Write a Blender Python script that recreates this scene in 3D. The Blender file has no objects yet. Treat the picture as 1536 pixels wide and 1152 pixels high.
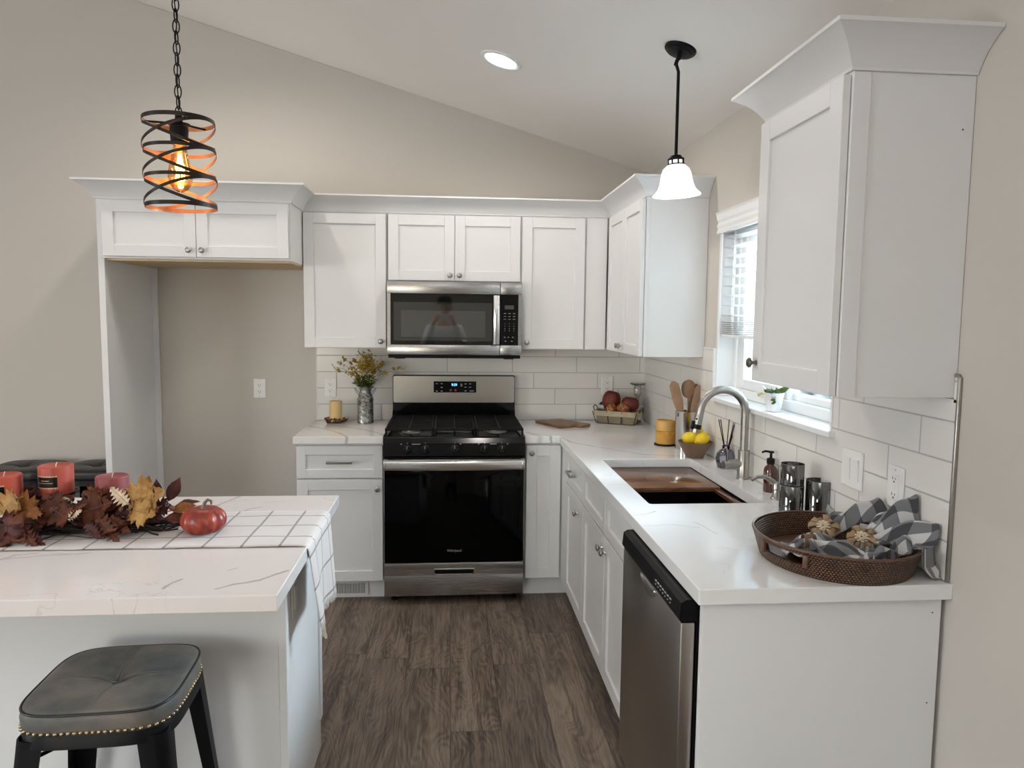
import bpy, bmesh, math, random
from mathutils import Vector, Matrix, noise as mnoise
PI = math.pi
R = math.radians
C = bpy.context.scene.collection
SC = bpy.context.scene

# ------------------------------------------------------------------ camera
cam_d = bpy.data.cameras.new('camera')
cam = bpy.data.objects.new('camera', cam_d); C.objects.link(cam)
CAM = Vector((-1.2352, -4.5796, 1.5565))
yaw, pitch, roll = 0.08448, -0.09034, 0.01086
F = Vector((math.sin(yaw)*math.cos(pitch), math.cos(yaw)*math.cos(pitch), math.sin(pitch)))
R0 = Vector((math.cos(yaw), -math.sin(yaw), 0)); U0 = R0.cross(F)
R1 = R0*math.cos(roll)+U0*math.sin(roll); U1 = U0*math.cos(roll)-R0*math.sin(roll)
m = Matrix((R1, U1, -F)).transposed().to_4x4(); m.translation = CAM
cam.matrix_world = m
cam_d.sensor_fit = 'HORIZONTAL'; cam_d.sensor_width = 36.0
cam_d.lens = 1104.73/1536*36.0
cam_d.clip_start = 0.02
SC.camera = cam
# ------------------------------------------------------------------ exposure / world / lights
SC.view_settings.view_transform = 'Standard'
SC.view_settings.look = 'None'
SC.view_settings.gamma = 1.0
SC.view_settings.use_curve_mapping = False
SC.view_settings.exposure = 0.06
W = bpy.data.worlds.new('world'); SC.world = W; W.use_nodes = True
wn = W.node_tree.nodes; wl = W.node_tree.links
sky = wn.new('ShaderNodeTexSky'); sky.sky_type = 'NISHITA'; sky.sun_disc = False
sky.sun_elevation = R(42); sky.sun_rotation = R(200); sky.air_density = 1.0; sky.dust_density = 1.5
wn['Background'].inputs['Strength'].default_value = 0.7
wl.new(sky.outputs[0], wn['Background'].inputs[0])

def area(name, loc, direction, sx, sy, power, col, spread=PI):
    d = bpy.data.lights.new(name, 'AREA'); d.shape = 'RECTANGLE'; d.size = sx; d.size_y = sy
    d.energy = power; d.color = col; d.spread = spread
    o = bpy.data.objects.new(name, d); C.objects.link(o)
    o.location = loc; o.rotation_euler = Vector(direction).to_track_quat('-Z', 'Y').to_euler()
    return o
# daylight entering by the kitchen window, the glass door behind the photographer and the dining window
area('daylight_window', (3.0, -0.3, 2.7), (-1, -0.42, -0.40), 3.4, 2.6, 2600, (0.74, 0.87, 1.0))
area('daylight_glass_door', (-4.5, -8.85, 1.2), (0.25, 1, 0.12), 2.4, 1.9, 50, (0.86, 0.92, 1.0))
area('daylight_dining_window', (-6.9, -4.5, 1.5), (1, 0.15, 0.15), 1.6, 1.2, 100, (0.96, 0.98, 1.0))
sd = bpy.data.lights.new('sun', 'SUN'); sd.energy = 4.0; sd.angle = R(1); sd.color = (1, .96, .9)
so = bpy.data.objects.new('sun', sd); C.objects.link(so); so.rotation_euler = Vector((.55, -.12, -.80)).to_track_quat('-Z', 'Y').to_euler()
for (lx, ly, lz, le) in ((-1.5, -5.6, 1.9, 230),):   # added fill spot out of view, aimed up to brighten the ceiling
    ld = bpy.data.lights.new('ceiling_fill_spot', 'SPOT'); ld.energy = le; ld.color = (.92, .96, 1); ld.spot_size = R(150); ld.spot_blend = .8; ld.shadow_soft_size = .12
    lo = bpy.data.objects.new('ceiling_fill_spot', ld); C.objects.link(lo); lo.location = (lx, ly, lz); lo.rotation_euler = (PI, 0, 0)

def ceil_z(x):
    return 2.455 - 0.2925*x if x > -4.2 else 2.455+0.2925*4.2 + 0.2925*(x+4.2)
RECESS = [(-1.004, -1.036, 29), (-1.0, -3.9, 5), (-2.35, -1.04, 34), (-2.9, -3.9, 5), (-1.9, -6.2, 4)]
for (x, y, e_) in RECESS:
    d = bpy.data.lights.new('recessed_lamp', 'SPOT'); d.energy = e_; d.color = (1.0, 0.93, 0.84)
    d.spot_size = R(168); d.spot_blend = 0.6; d.shadow_soft_size = 0.06
    o = bpy.data.objects.new('recessed_lamp', d); C.objects.link(o); o.location = (x, y, ceil_z(x)-0.02)

# ------------------------------------------------------------------ material DSL
class NT:
    def __init__(s, name):
        s.m = bpy.data.materials.new(name); s.m.use_nodes = True
        s.n = s.m.node_tree.nodes; s.l = s.m.node_tree.links
        s.b = s.n['Principled BSDF']; s.out = s.n['Material Output']
    def N(s, t, **k):
        n = s.n.new(t)
        for a, v in k.items(): setattr(n, a, v)
        return n
    def put(s, sock, v):
        if hasattr(v, 'is_linked') or isinstance(v, bpy.types.NodeSocket): s.l.new(v, sock)
        else: sock.default_value = v
    def M(s, op, a, b=0.0, c=None):
        n = s.N('ShaderNodeMath', operation=op)
        s.put(n.inputs[0], a); s.put(n.inputs[1], b)
        if c is not None: s.put(n.inputs[2], c)
        return n.outputs[0]
    def obj(s): return s.N('ShaderNodeTexCoord').outputs['Object']
    def pos(s): return s.N('ShaderNodeNewGeometry').outputs['Position']
    def uv(s): return s.N('ShaderNodeTexCoord').outputs['UV']
    def xyz(s, v):
        n = s.N('ShaderNodeSeparateXYZ'); s.put(n.inputs[0], v); return n.outputs
    def comb(s, x, y, z=0.0):
        n = s.N('ShaderNodeCombineXYZ')
        for i, v in enumerate((x, y, z)): s.put(n.inputs[i], v)
        return n.outputs[0]
    def scale(s, v, sc):
        n = s.N('ShaderNodeMapping'); s.put(n.inputs[0], v); n.inputs['Scale'].default_value = sc; return n.outputs[0]
    def noise(s, v, scale=5, detail=3, rough=.5, dist=0.0, col=False):
        n = s.N('ShaderNodeTexNoise'); s.put(n.inputs['Vector'], v)
        n.inputs['Scale'].default_value = scale; n.inputs['Detail'].default_value = detail
        n.inputs['Roughness'].default_value = rough; n.inputs['Distortion'].default_value = dist
        return n.outputs['Color' if col else 'Fac']
    def ramp(s, f, stops, interp='LINEAR'):
        n = s.N('ShaderNodeValToRGB'); n.color_ramp.interpolation = interp
        e = n.color_ramp.elements
        while len(e) < len(stops): e.new(0.5)
        for i, (p, c) in enumerate(stops):
            e[i].position = p; e[i].color = (c, c, c, 1) if not hasattr(c, '__len__') else (*c, 1)
        s.put(n.inputs[0], f); return n.outputs[0]
    def mix(s, f, a, b, blend='MIX'):
        n = s.N('ShaderNodeMix', data_type='RGBA', blend_type=blend)
        s.put(n.inputs[0], f)
        s.put(n.inputs[6], (*a, 1) if isinstance(a, tuple) else a)
        s.put(n.inputs[7], (*b, 1) if isinstance(b, tuple) else b)
        return n.outputs[2]
    def bump(s, h, strength=.2, dist=.01):
        n = s.N('ShaderNodeBump'); n.inputs['Strength'].default_value = strength; n.inputs['Distance'].default_value = dist
        s.put(n.inputs['Height'], h); s.l.new(n.outputs[0], s.b.inputs['Normal'])
    def set(s, **k):
        names = dict(col='Base Color', rough='Roughness', metal='Metallic', spec='Specular IOR Level', coat='Coat Weight',
                     cr='Coat Roughness', em='Emission Color', es='Emission Strength', trans='Transmission Weight',
                     ior='IOR', sss='Subsurface Weight', sheen='Sheen Weight', alpha='Alpha', aniso='Anisotropic')
        for a, v in k.items():
            if a in ('col', 'em') and isinstance(v, tuple): v = (*v[:3], 1)
            s.put(s.b.inputs[names[a]], v)
        return s

def simple(name, col, rough=.5, metal=0.0, nscale=0, namp=.08, bump=0.0, bscale=60, **k):
    t = NT(name)
    if nscale:
        f = t.noise(t.obj(), nscale, 4)
        c = t.mix(f, tuple(max(0, x*(1-namp*2)) for x in col), tuple(min(1, x*(1+namp*2)) for x in col))
        t.set(col=c)
    else: t.set(col=col)
    t.set(rough=rough, metal=metal, **k)
    if bump: t.bump(t.noise(t.obj(), bscale, 3), bump, .002)
    return t.m

MAT = {}
MAT['cab'] = simple('white_cabinet_paint', (.765, .768, .772), .38, nscale=3, namp=.008, bump=.02, bscale=300)
MAT['wall'] = simple('greige_wall_paint', (.575, .54, .49), .85, nscale=1.2, namp=.012, bump=.08, bscale=220)
MAT['ceil'] = simple('ceiling_paint', (.86, .83, .79), .9, nscale=1.0, namp=.01, bump=.08, bscale=200)
MAT['trim'] = simple('white_vinyl', (.83, .84, .85), .4, nscale=8, namp=.005)
MAT['wood_raw'] = simple('raw_maple_ply', (.62, .47, .28), .6, nscale=9, namp=.08)
MAT['black'] = simple('black_enamel', (.004, .004, .0045), .14, spec=.3)
MAT['blackm'] = simple('matte_black_metal', (.004, .004, .005), .42, spec=.16)
MAT['blackplastic'] = simple('black_plastic', (.005, .005, .006), .35, spec=.2)
MAT['iron'] = simple('cast_iron_grate', (.007, .0065, .0065), .6, spec=.2, bump=.3, bscale=400)
MAT['nickel'] = simple('brushed_nickel', (.40, .385, .36), .3, 1.0, nscale=40, namp=.04)
MAT['pewter'] = simple('dark_pewter', (.16, .14, .12), .35, 1.0, nscale=30, namp=.08)
MAT['chrome'] = simple('chrome', (.8, .8, .8), .12, 1.0)
MAT['outlet'] = simple('white_plastic', (.82, .81, .79), .35)
MAT['outlet_hole'] = simple('dark_slot', (.03, .03, .03), .6)
MAT['ink'] = simple('grey_print', (.45, .45, .45), .5)

def stainless(name, axis, col=(.42, .42, .41), rough=.27):
    t = NT(name)
    sc = {'x': (3, 500, 500), 'z': (500, 500, 3), 'y': (500, 3, 500)}[axis]
    f = t.noise(t.scale(t.obj(), sc), 1, 3)
    t.set(col=t.mix(f, tuple(c*.985 for c in col), tuple(c*1.015 for c in col)), metal=1.0,
          rough=t.M('MULTIPLY_ADD', f, .04, rough-.02))
    return t.m
MAT['ss'] = stainless('brushed_stainless', 'x')
MAT['ssv'] = stainless('brushed_stainless_vertical', 'z', (.40, .37, .34), .3)
MAT['ssb'] = stainless('bright_stainless', 'x', (.72, .72, .72), .2)

def quartz(name, base, veins, w0=.0022):
    t = NT(name)
    P = t.pos()
    wob = t.noise(P, 9, 3, .6, col=True)
    v = t.N('ShaderNodeVectorMath', operation='SUBTRACT'); t.put(v.inputs[0], wob); v.inputs[1].default_value = (.5, .5, .5)
    v2 = t.N('ShaderNodeVectorMath', operation='SCALE'); t.put(v2.inputs[0], v.outputs[0]); v2.inputs['Scale'].default_value = .035
    v3 = t.N('ShaderNodeVectorMath', operation='ADD'); t.put(v3.inputs[0], P); t.put(v3.inputs[1], v2.outputs[0])
    x, y, z = t.xyz(v3.outputs[0])
    wid = t.M('MULTIPLY_ADD', t.noise(P, 14, 2), 1.6, .25)
    mask = None
    for (poly, w, s) in veins:
        for (ax, ay), (bx, by) in zip(poly[:-1], poly[1:]):
            dx, dy = bx-ax, by-ay; L2 = dx*dx+dy*dy
            px = t.M('SUBTRACT', x, ax); py = t.M('SUBTRACT', y, ay)
            tt = t.M('MULTIPLY_ADD', px, dx/L2, t.M('MULTIPLY', py, dy/L2))
            n = t.N('ShaderNodeClamp'); t.put(n.inputs[0], tt); h = n.outputs[0]
            ex = t.M('SUBTRACT', px, t.M('MULTIPLY', h, dx)); ey = t.M('SUBTRACT', py, t.M('MULTIPLY', h, dy))
            d = t.M('SQRT', t.M('MULTIPLY_ADD', ex, ex, t.M('MULTIPLY', ey, ey)))
            f = t.M('SUBTRACT', 1.0, t.M('DIVIDE', d, t.M('MULTIPLY', wid, w)))
            n = t.N('ShaderNodeClamp'); t.put(n.inputs[0], t.M('MULTIPLY', f, s)); n.inputs['Max'].default_value = min(1, s)
            mask = n.outputs[0] if mask is None else t.M('MAXIMUM', mask, n.outputs[0])
    # faint hairlines
    q = t.M('ABSOLUTE', t.M('SUBTRACT', t.noise(t.scale(P, (1.2, 2.2, 1)), 2.2, 5, .55, .8), .5))
    hair = t.ramp(q, [(0, .35), (.006, 0)])
    gate = t.ramp(t.noise(P, 4, 1), [(.5, 0), (.62, 1)])
    mask = t.M('MAXIMUM', mask, t.M('MULTIPLY', hair, gate)) if mask is not None else hair
    cloud = t.mix(t.noise(P, 3, 3), tuple(c*.97 for c in base), base)
    t.set(col=t.mix(mask, cloud, (.30, .27, .25)), rough=.09, spec=.5)
    return t.m
VR = [([(-0.825, -0.519), (-0.721, -0.591), (-0.638, -0.704), (-0.607, -0.842), (-0.474, -1.011), (-0.311, -1.194), (-0.155, -1.232), (-0.017, -1.333)], .007, .8),
      ([(-0.80, -0.50), (-.74, -.66)], .018, .45),
      ([(-0.43, -0.30), (-0.335, -0.33), (-0.049, -0.327)], .006, .55),
      ([(-0.634, -2.255), (-0.586, -2.241), (-0.552, -2.209)], .004, .7),
      ([(-0.628, -2.379), (-0.535, -2.369), (-0.461, -2.402)], .003, .5),
      ([(-0.462, -2.342), (-0.438, -2.41), (-0.432, -2.467)], .003, .5),
      ([(-0.609, -1.63), (-0.551, -1.644)], .003, .5), ([(-0.623, -1.811), (-0.55, -1.814)], .003, .5)]
VL = [([(-2.05, -0.252), (-1.952, -0.356), (-1.845, -0.508), (-1.802, -0.596), (-1.778, -0.66)], .009, .7),
      ([(-1.925, -0.214), (-1.746, -0.359), (-1.591, -0.576)], .010, .65)]
VI = [([(-1.977, -1.949), (-1.986, -1.987), (-2.018, -2.068), (-2.15, -2.12)], .010, .55),
      ([(-1.867, -2.092), (-1.896, -2.117), (-1.914, -2.174)], .008, .5), ([(-2.02, -2.03), (-1.93, -2.0)], .004, .5), ([(-1.80, -2.02), (-1.86, -2.04)], .004, .4),
      ([(-1.784, -2.851), (-1.75, -2.819), (-1.695, -2.795), (-1.67, -2.759), (-1.638, -2.735)], .006, .8),
      ([(-1.907, -2.837), (-1.902, -2.802), (-1.885, -2.783)], .005, .8),
      ([(-2.399, -2.611), (-2.381, -2.569), (-2.333, -2.558)], .006, .5), ([(-1.79, -2.719), (-1.771, -2.705)], .004, .5), ([(-2.6, -2.72), (-2.38, -2.6), (-2.2, -2.56)], .009, .35)]
MAT['quartz_r'] = quartz('white_quartz_right', (.82, .82, .82), VR)
MAT['quartz_l'] = quartz('white_quartz_left', (.84, .82, .79), VL)
MAT['quartz_i'] = quartz('white_quartz_island', (.80, .745, .725), VI)

def floor_mat():
    t = NT('vinyl_plank_floor')
    P = t.pos(); x, y, z = t.xyz(P)
    w = .193; L = 1.22
    u = t.M('DIVIDE', t.M('ADD', x, 1.23), w)
    col = t.M('FLOOR', u)
    wn_ = t.N('ShaderNodeTexWhiteNoise', noise_dimensions='1D'); t.put(wn_.inputs['W'], col)
    v = t.M('ADD', t.M('DIVIDE', y, L), t.M('MULTIPLY', wn_.outputs['Value'], 1.0))
    row = t.M('FLOOR', v)
    w2 = t.N('ShaderNodeTexWhiteNoise', noise_dimensions='2D'); t.put(w2.inputs['Vector'], t.comb(col, row))
    rnd = w2.outputs['Value']
    off = t.M('MULTIPLY', rnd, 37.0)
    px = t.comb(t.M('ADD', x, off), t.M('ADD', y, off), off)
    # long cathedral grain
    warp = t.noise(t.scale(px, (1.6, .45, 1)), 3.2, 3, .5, .5)
    xx = t.M('MULTIPLY_ADD', warp, .42, t.M('ADD', x, off))
    ring = t.M('SINE', t.M('MULTIPLY', xx, 300.0))
    ring = t.M('MULTIPLY_ADD', ring, .5, .5)
    fine = t.noise(t.scale(px, (70, 3, 1)), 1, 6, .7, .8)
    big = t.noise(t.scale(px, (7, 1.1, 1)), 1.3, 4, .6, 1.0)
    g = t.M('ADD', t.M('MULTIPLY', fine, .62), t.M('MULTIPLY', big, .55))
    g = t.M('SUBTRACT', t.M('MULTIPLY_ADD', ring, .075, g), .088)
    c = t.ramp(g, [(.33, (.030, .021, .017)), (.47, (.110, .083, .066)), (.58, (.20, .157, .125)), (.75, (.30, .245, .20))])
    tone = t.ramp(rnd, [(0, (.80, .78, .78)), (.5, (1.0, .98, .95)), (1, (1.16, 1.12, 1.07))])
    c = t.mix(1.0, c, tone, 'MULTIPLY')
    knot = t.ramp(t.noise(t.scale(px, (6, 1.8, 1)), 1.6, 2, .5, 1.5), [(.68, 0), (.76, 1)])
    c = t.mix(t.M('MULTIPLY', knot, .55), c, (.022, .016, .012))
    fx = t.M('FRACT', u); fy = t.M('FRACT', v)
    ex = t.M('MULTIPLY', t.M('MINIMUM', fx, t.M('SUBTRACT', 1.0, fx)), w)
    ey = t.M('MULTIPLY', t.M('MINIMUM', fy, t.M('SUBTRACT', 1.0, fy)), L)
    e = t.M('MINIMUM', ex, ey)
    seam = t.ramp(e, [(0, 1), (.0016, 0)])
    c = t.mix(t.M('MULTIPLY', seam, .6), c, (.03, .022, .018))
    t.set(col=c, rough=t.M('MULTIPLY_ADD', fine, .2, .36), spec=.4)
    t.bump(t.M('SUBTRACT', fine, t.M('MULTIPLY', seam, 1.5)), .12, .002)
    return t.m
MAT['floor'] = floor_mat()

def tile_mat(name, ux, phase):
    t = NT(name); x, y, z = t.xyz(t.pos())
    h = t.M('MULTIPLY', x if ux == 'x' else y, 1.0)
    ph, pw = .0998, .405
    v = t.M('DIVIDE', t.M('SUBTRACT', z, .914), ph); row = t.M('FLOOR', v)
    u = t.M('ADD', t.M('DIVIDE', t.M('SUBTRACT', h, phase), pw), t.M('MULTIPLY', row, 1/3.0 if ux == 'x' else 1/3.0))
    cell = t.M('FLOOR', u)
    fx = t.M('FRACT', u); fy = t.M('FRACT', v)
    ex = t.M('MULTIPLY', t.M('MINIMUM', fx, t.M('SUBTRACT', 1.0, fx)), pw)
    ey = t.M('MULTIPLY', t.M('MINIMUM', fy, t.M('SUBTRACT', 1.0, fy)), ph)
    e = t.M('MINIMUM', ex, ey)
    grout = t.ramp(e, [(.0009, 1), (.0016, 0)])
    wn_ = t.N('ShaderNodeTexWhiteNoise', noise_dimensions='2D'); t.put(wn_.inputs['Vector'], t.comb(cell, row))
    tone = t.ramp(wn_.outputs['Value'], [(0, (.74, .72, .685)), (1, (.80, .78, .745))])
    t.set(col=t.mix(grout, tone, (.36, .35, .33)), rough=t.M('MULTIPLY_ADD', grout, .6, .14), spec=.5)
    t.bump(t.M('ADD', t.ramp(e, [(0, 0), (.003, 1)]), t.M('MULTIPLY', t.noise(t.pos(), 6, 2), .25)), .35, .0015)
    return t.m
MAT['tile_b'] = tile_mat('backsplash_tile_back', 'x', -.442)
MAT['tile_r'] = tile_mat('backsplash_tile_right', 'y', -2.363)

def glass_arch(name, tint=(1, 1, 1), refl=.1):
    t = NT(name)
    tr = t.N('ShaderNodeBsdfTransparent'); tr.inputs[0].default_value = (*tint, 1)
    gl = t.N('ShaderNodeBsdfGlossy'); gl.inputs['Roughness'].default_value = .02
    lw = t.N('ShaderNodeLayerWeight'); lw.inputs['Blend'].default_value = .35
    mx = t.N('ShaderNodeMixShader')
    t.put(mx.inputs[0], t.M('MULTIPLY_ADD', lw.outputs['Fresnel'], .7, refl*.3))
    t.l.new(tr.outputs[0], mx.inputs[1]); t.l.new(gl.outputs[0], mx.inputs[2]); t.l.new(mx.outputs[0], t.out.inputs[0])
    return t.m
MAT['glass'] = glass_arch('window_glass', (.97, .99, .98))
MAT['smoke'] = glass_arch('smoked_glass', (.42, .41, .42), .5)
MAT['amberglass'] = glass_arch('amber_glass', (1.0, .72, .35), .15)
MAT['clearglass'] = glass_arch('clear_glass', (.92, .92, .92), .3)
MAT['lilac'] = glass_arch('lilac_glass', (.42, .42, .58), .5)
def emit(name, col, s):
    t = NT(name); t.set(col=(0.8, .8, .8), em=col, es=s, rough=.5); return t.m
MAT['lamp_on'] = emit('lit_diffuser', (1.0, .95, .88), 7.0)
MAT['shade_on'] = emit('lit_opal_glass', (1.0, .97, .92), 1.25)
MAT['filament'] = emit('glowing_filament', (1.0, .62, .20), 22.0)
MAT['clock'] = emit('clock_digits', (.05, .45, 1.0), 4.0)

# ------------------------------------------------------------------ mesh helper
class MB:
    def __init__(s): s.bm = bmesh.new(); s.uvl = None
    def _tf(s, verts, loc=None, rz=0.0, mat=None):
        if mat is not None: bmesh.ops.transform(s.bm, matrix=mat, verts=verts)
        if rz: bmesh.ops.rotate(s.bm, verts=verts, cent=(0, 0, 0), matrix=Matrix.Rotation(rz, 3, 'Z'))
        if loc is not None: bmesh.ops.translate(s.bm, vec=loc, verts=verts)
    def box(s, x0, x1, y0, y1, z0, z1, bev=0.0, seg=1):
        r = bmesh.ops.create_cube(s.bm, size=1.0)['verts']
        bmesh.ops.scale(s.bm, vec=(abs(x1-x0), abs(y1-y0), abs(z1-z0)), verts=r)
        bmesh.ops.translate(s.bm, vec=((x0+x1)/2, (y0+y1)/2, (z0+z1)/2), verts=r)
        if bev:
            es = list({e for v in r for e in v.link_edges})
            bmesh.ops.bevel(s.bm, geom=es, offset=bev, segments=seg, affect='EDGES', profile=.5)
        return s
    def mbox(s, size, mat, bev=0.0, seg=2):
        t = MB(); a, b, c = size[0]/2, size[1]/2, size[2]/2
        t.box(-a, a, -b, b, -c, c, bev, seg); t.bm.transform(mat); s.merge(t); return s
    def merge(s, o):
        me = bpy.data.meshes.new('t'); o.bm.to_mesh(me); o.bm.free(); s.bm.from_mesh(me); bpy.data.meshes.remove(me); return s
    def tf(s, mat): s.bm.transform(mat); return s
    def move(s, v): return s.tf(Matrix.Translation(Vector(v)))
    def lathe(s, prof, loc=(0, 0, 0), n=32, mat=None, caps=True, squash=1.0):
        rings = []; M_ = mat or Matrix.Translation(Vector(loc))
        for (r, z) in prof:
            if r < 1e-6: rings.append([s.bm.verts.new(M_ @ Vector((0, 0, z)))])
            else: rings.append([s.bm.verts.new(M_ @ Vector((r*math.cos(2*PI*i/n), r*squash*math.sin(2*PI*i/n), z))) for i in range(n)])
        for a, b in zip(rings[:-1], rings[1:]):
            if len(a) == 1 and len(b) == 1: continue
            if len(a) == 1:
                for i in range(n): s.bm.faces.new((a[0], b[(i+1) % n], b[i]))
            elif len(b) == 1:
                for i in range(n): s.bm.faces.new((a[i], a[(i+1) % n], b[0]))
            else:
                for i in range(n): s.bm.faces.new((a[i], a[(i+1) % n], b[(i+1) % n], b[i]))
        if caps:
            if len(rings[0]) > 1: s.bm.faces.new(list(reversed(rings[0])))
            if len(rings[-1]) > 1: s.bm.faces.new(rings[-1])
        return s
    def tube(s, pts, r, n=8, closed=False, flat=None):
        pts = [Vector(p) for p in pts]; rs = r if hasattr(r, '__len__') else [r]*len(pts)
        N_ = len(pts); rings = []; up = None
        for i, p in enumerate(pts):
            if closed: d = pts[(i+1) % N_]-pts[i-1]
            else: d = pts[min(i+1, N_-1)]-pts[max(i-1, 0)]
            if d.length < 1e-9: d = Vector((0, 0, 1))
            d.normalize()
            if up is None:
                up = Vector((0, 0, 1)) if abs(d.z) < .9 else Vector((1, 0, 0))
            a = d.cross(up)
            if a.length < 1e-6: a = d.orthogonal()
            a.normalize(); b = a.cross(d).normalized(); up = b
            ra, rb = (rs[i], rs[i]) if flat is None else (rs[i], rs[i]*flat)
            rings.append([s.bm.verts.new(p + a*ra*math.cos(2*PI*k/n) + b*rb*math.sin(2*PI*k/n)) for k in range(n)])
        for i in range(N_ if closed else N_-1):
            A, B = rings[i], rings[(i+1) % N_]
            for k in range(n): s.bm.faces.new((A[k], A[(k+1) % n], B[(k+1) % n], B[k]))
        if not closed:
            s.bm.faces.new(list(reversed(rings[0]))); s.bm.faces.new(rings[-1])
        return s
    def cyl(s, a, b, r, n=24, r2=None):
        return s.tube([a, b], [r, r if r2 is None else r2], n)
    def prism(s, poly, z0, z1, mat=None):
        M_ = mat or Matrix()
        lo = [s.bm.verts.new(M_ @ Vector((x, y, z0))) for x, y in poly]
        hi = [s.bm.verts.new(M_ @ Vector((x, y, z1))) for x, y in poly]
        n = len(poly)
        s.bm.faces.new(list(reversed(lo))); s.bm.faces.new(hi)
        for i in range(n): s.bm.faces.new((lo[i], lo[(i+1) % n], hi[(i+1) % n], hi[i]))
        return s
    def grid(s, fn, nu, nv, uvfn=None):
        vs = [[s.bm.verts.new(fn(i/nu, j/nv)) for j in range(nv+1)] for i in range(nu+1)]
        if s.uvl is None: s.uvl = s.bm.loops.layers.uv.new('UVMap')
        for i in range(nu):
            for j in range(nv):
                f = s.bm.faces.new((vs[i][j], vs[i+1][j], vs[i+1][j+1], vs[i][j+1]))
                for lp, (a, b) in zip(f.loops, ((i, j), (i+1, j), (i+1, j+1), (i, j+1))):
                    lp[s.uvl].uv = (a/nu, b/nv) if uvfn is None else uvfn(a/nu, b/nv)
        return s
    def ellipsoid(s, c, rx, ry, rz, n=20):
        r = bmesh.ops.create_uvsphere(s.bm, u_segments=n, v_segments=max(8, n//2+2), radius=1.0)['verts']
        bmesh.ops.scale(s.bm, vec=(rx, ry, rz), verts=r); bmesh.ops.translate(s.bm, vec=c, verts=r); return s

def org(o):
    v = Vector((0, 0, 0))
    while o is not None: v += o.location; o = o.parent
    return v
def obj(name, mb, mat, parent=None, smooth=None, loc=None, solid=0.0, sub=0):
    bmesh.ops.recalc_face_normals(mb.bm, faces=mb.bm.faces) if not getattr(mb, 'nocalc', False) else None
    base = org(parent) if parent is not None else Vector(loc) if loc is not None else Vector((0, 0, 0))
    bmesh.ops.translate(mb.bm, vec=-base, verts=mb.bm.verts)
    me = bpy.data.meshes.new(name); mb.bm.to_mesh(me); mb.bm.free()
    mats = mat if isinstance(mat, (list, tuple)) else [mat]
    for q in mats: me.materials.append(MAT[q] if isinstance(q, str) else q)
    o = bpy.data.objects.new(name, me); C.objects.link(o)
    if parent is not None: o.parent = parent
    elif loc is not None: o.location = loc
    if smooth is not None:
        for p in me.polygons: p.use_smooth = True
        if smooth < 180:
            me.shade_smooth() if False else None
            ang = R(smooth)
            b2 = bmesh.new(); b2.from_mesh(me)
            for e in b2.edges:
                if len(e.link_faces) == 2 and e.calc_face_angle(0) > ang: e.smooth = False
            b2.to_mesh(me); b2.free()
    if solid:
        md = o.modifiers.new('thick', 'SOLIDIFY'); md.thickness = solid; md.offset = 0
    if sub:
        md = o.modifiers.new('sub', 'SUBSURF'); md.levels = sub; md.render_levels = sub
    return o
def absorb(part, child):
    """printed marks become part of the surface they are printed on"""
    bm = bmesh.new(); bm.from_mesh(part.data); n = len(bm.faces); bm.from_mesh(child.data); bm.faces.ensure_lookup_table()
    part.data.materials.append(child.data.materials[0]); k = len(part.data.materials)-1
    for f in bm.faces[n:]: f.material_index = k
    bm.to_mesh(part.data); bm.free(); bpy.data.objects.remove(child)
def tag(o, label, cat, group=None, kind=None):
    o['label'] = label; o['category'] = cat
    if group: o['group'] = group
    if kind: o['kind'] = kind
    return o
def thing(name, label, cat, loc=(0, 0, 0), group=None):
    o = bpy.data.objects.new(name, None); C.objects.link(o); o.location = loc; o.empty_display_size = .05
    return tag(o, label, cat, group)
def struct(name, mb, mat, smooth=None):
    o = obj(name, mb, mat, smooth=smooth); o['kind'] = 'structure'; return o
def copy_tree(o, parent=None):
    c = o.copy(); C.objects.link(c)
    if parent is not None: c.parent = parent
    for ch in list(o.children): copy_tree(ch, c)
    return c
def place(o, loc, rz=0.0): o.location = loc; o.rotation_euler = (0, 0, rz); return o
# ------------------------------------------------------------------ room shell
RX0, RX1, RY0, RY1 = -7.0, 0.0, -9.0, 0.0
struct('floor', MB().box(RX0-.1, RX1+.15, RY0-.1, RY1+.1, -.1, 0), 'floor')
def gable(y0, y1, extra=0.0):
    mb = MB()
    poly = [(RX0-.1, 0), (RX1+.0, 0), (RX1+.0, ceil_z(0)), (-4.2, ceil_z(-4.19)), (RX0-.1, ceil_z(RX0-.1))]
    M_ = Matrix(((1, 0, 0, 0), (0, 0, 1, 0), (0, 1, 0, 0), (0, 0, 0, 1)))
    mb.prism(poly, y0, y1, M_); return mb
struct('wall_back', gable(0, .12), 'wall')
# right wall with the window opening
WY0, WY1, WZ0, WZ1 = -2.314, -1.246, 1.185, 1.99
mb = MB()
mb.box(0, .14, RY0, WY0, 0, 2.46); mb.box(0, .14, WY1, .12, 0, 2.46)
mb.box(0, .14, WY0, WY1, 0, WZ0); mb.box(0, .14, WY0, WY1, WZ1, 2.46)
struct('wall_right', mb, 'wall')
# left wall with dining window opening
mb = MB(); h = ceil_z(RX0)+.02
mb.box(RX0-.12, RX0, RY0, -5.4, 0, h); mb.box(RX0-.12, RX0, -3.6, .12, 0, h)
mb.box(RX0-.12, RX0, -5.4, -3.6, 0, .85); mb.box(RX0-.12, RX0, -5.4, -3.6, 2.15, h)
struct('wall_left', mb, 'wall')
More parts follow.
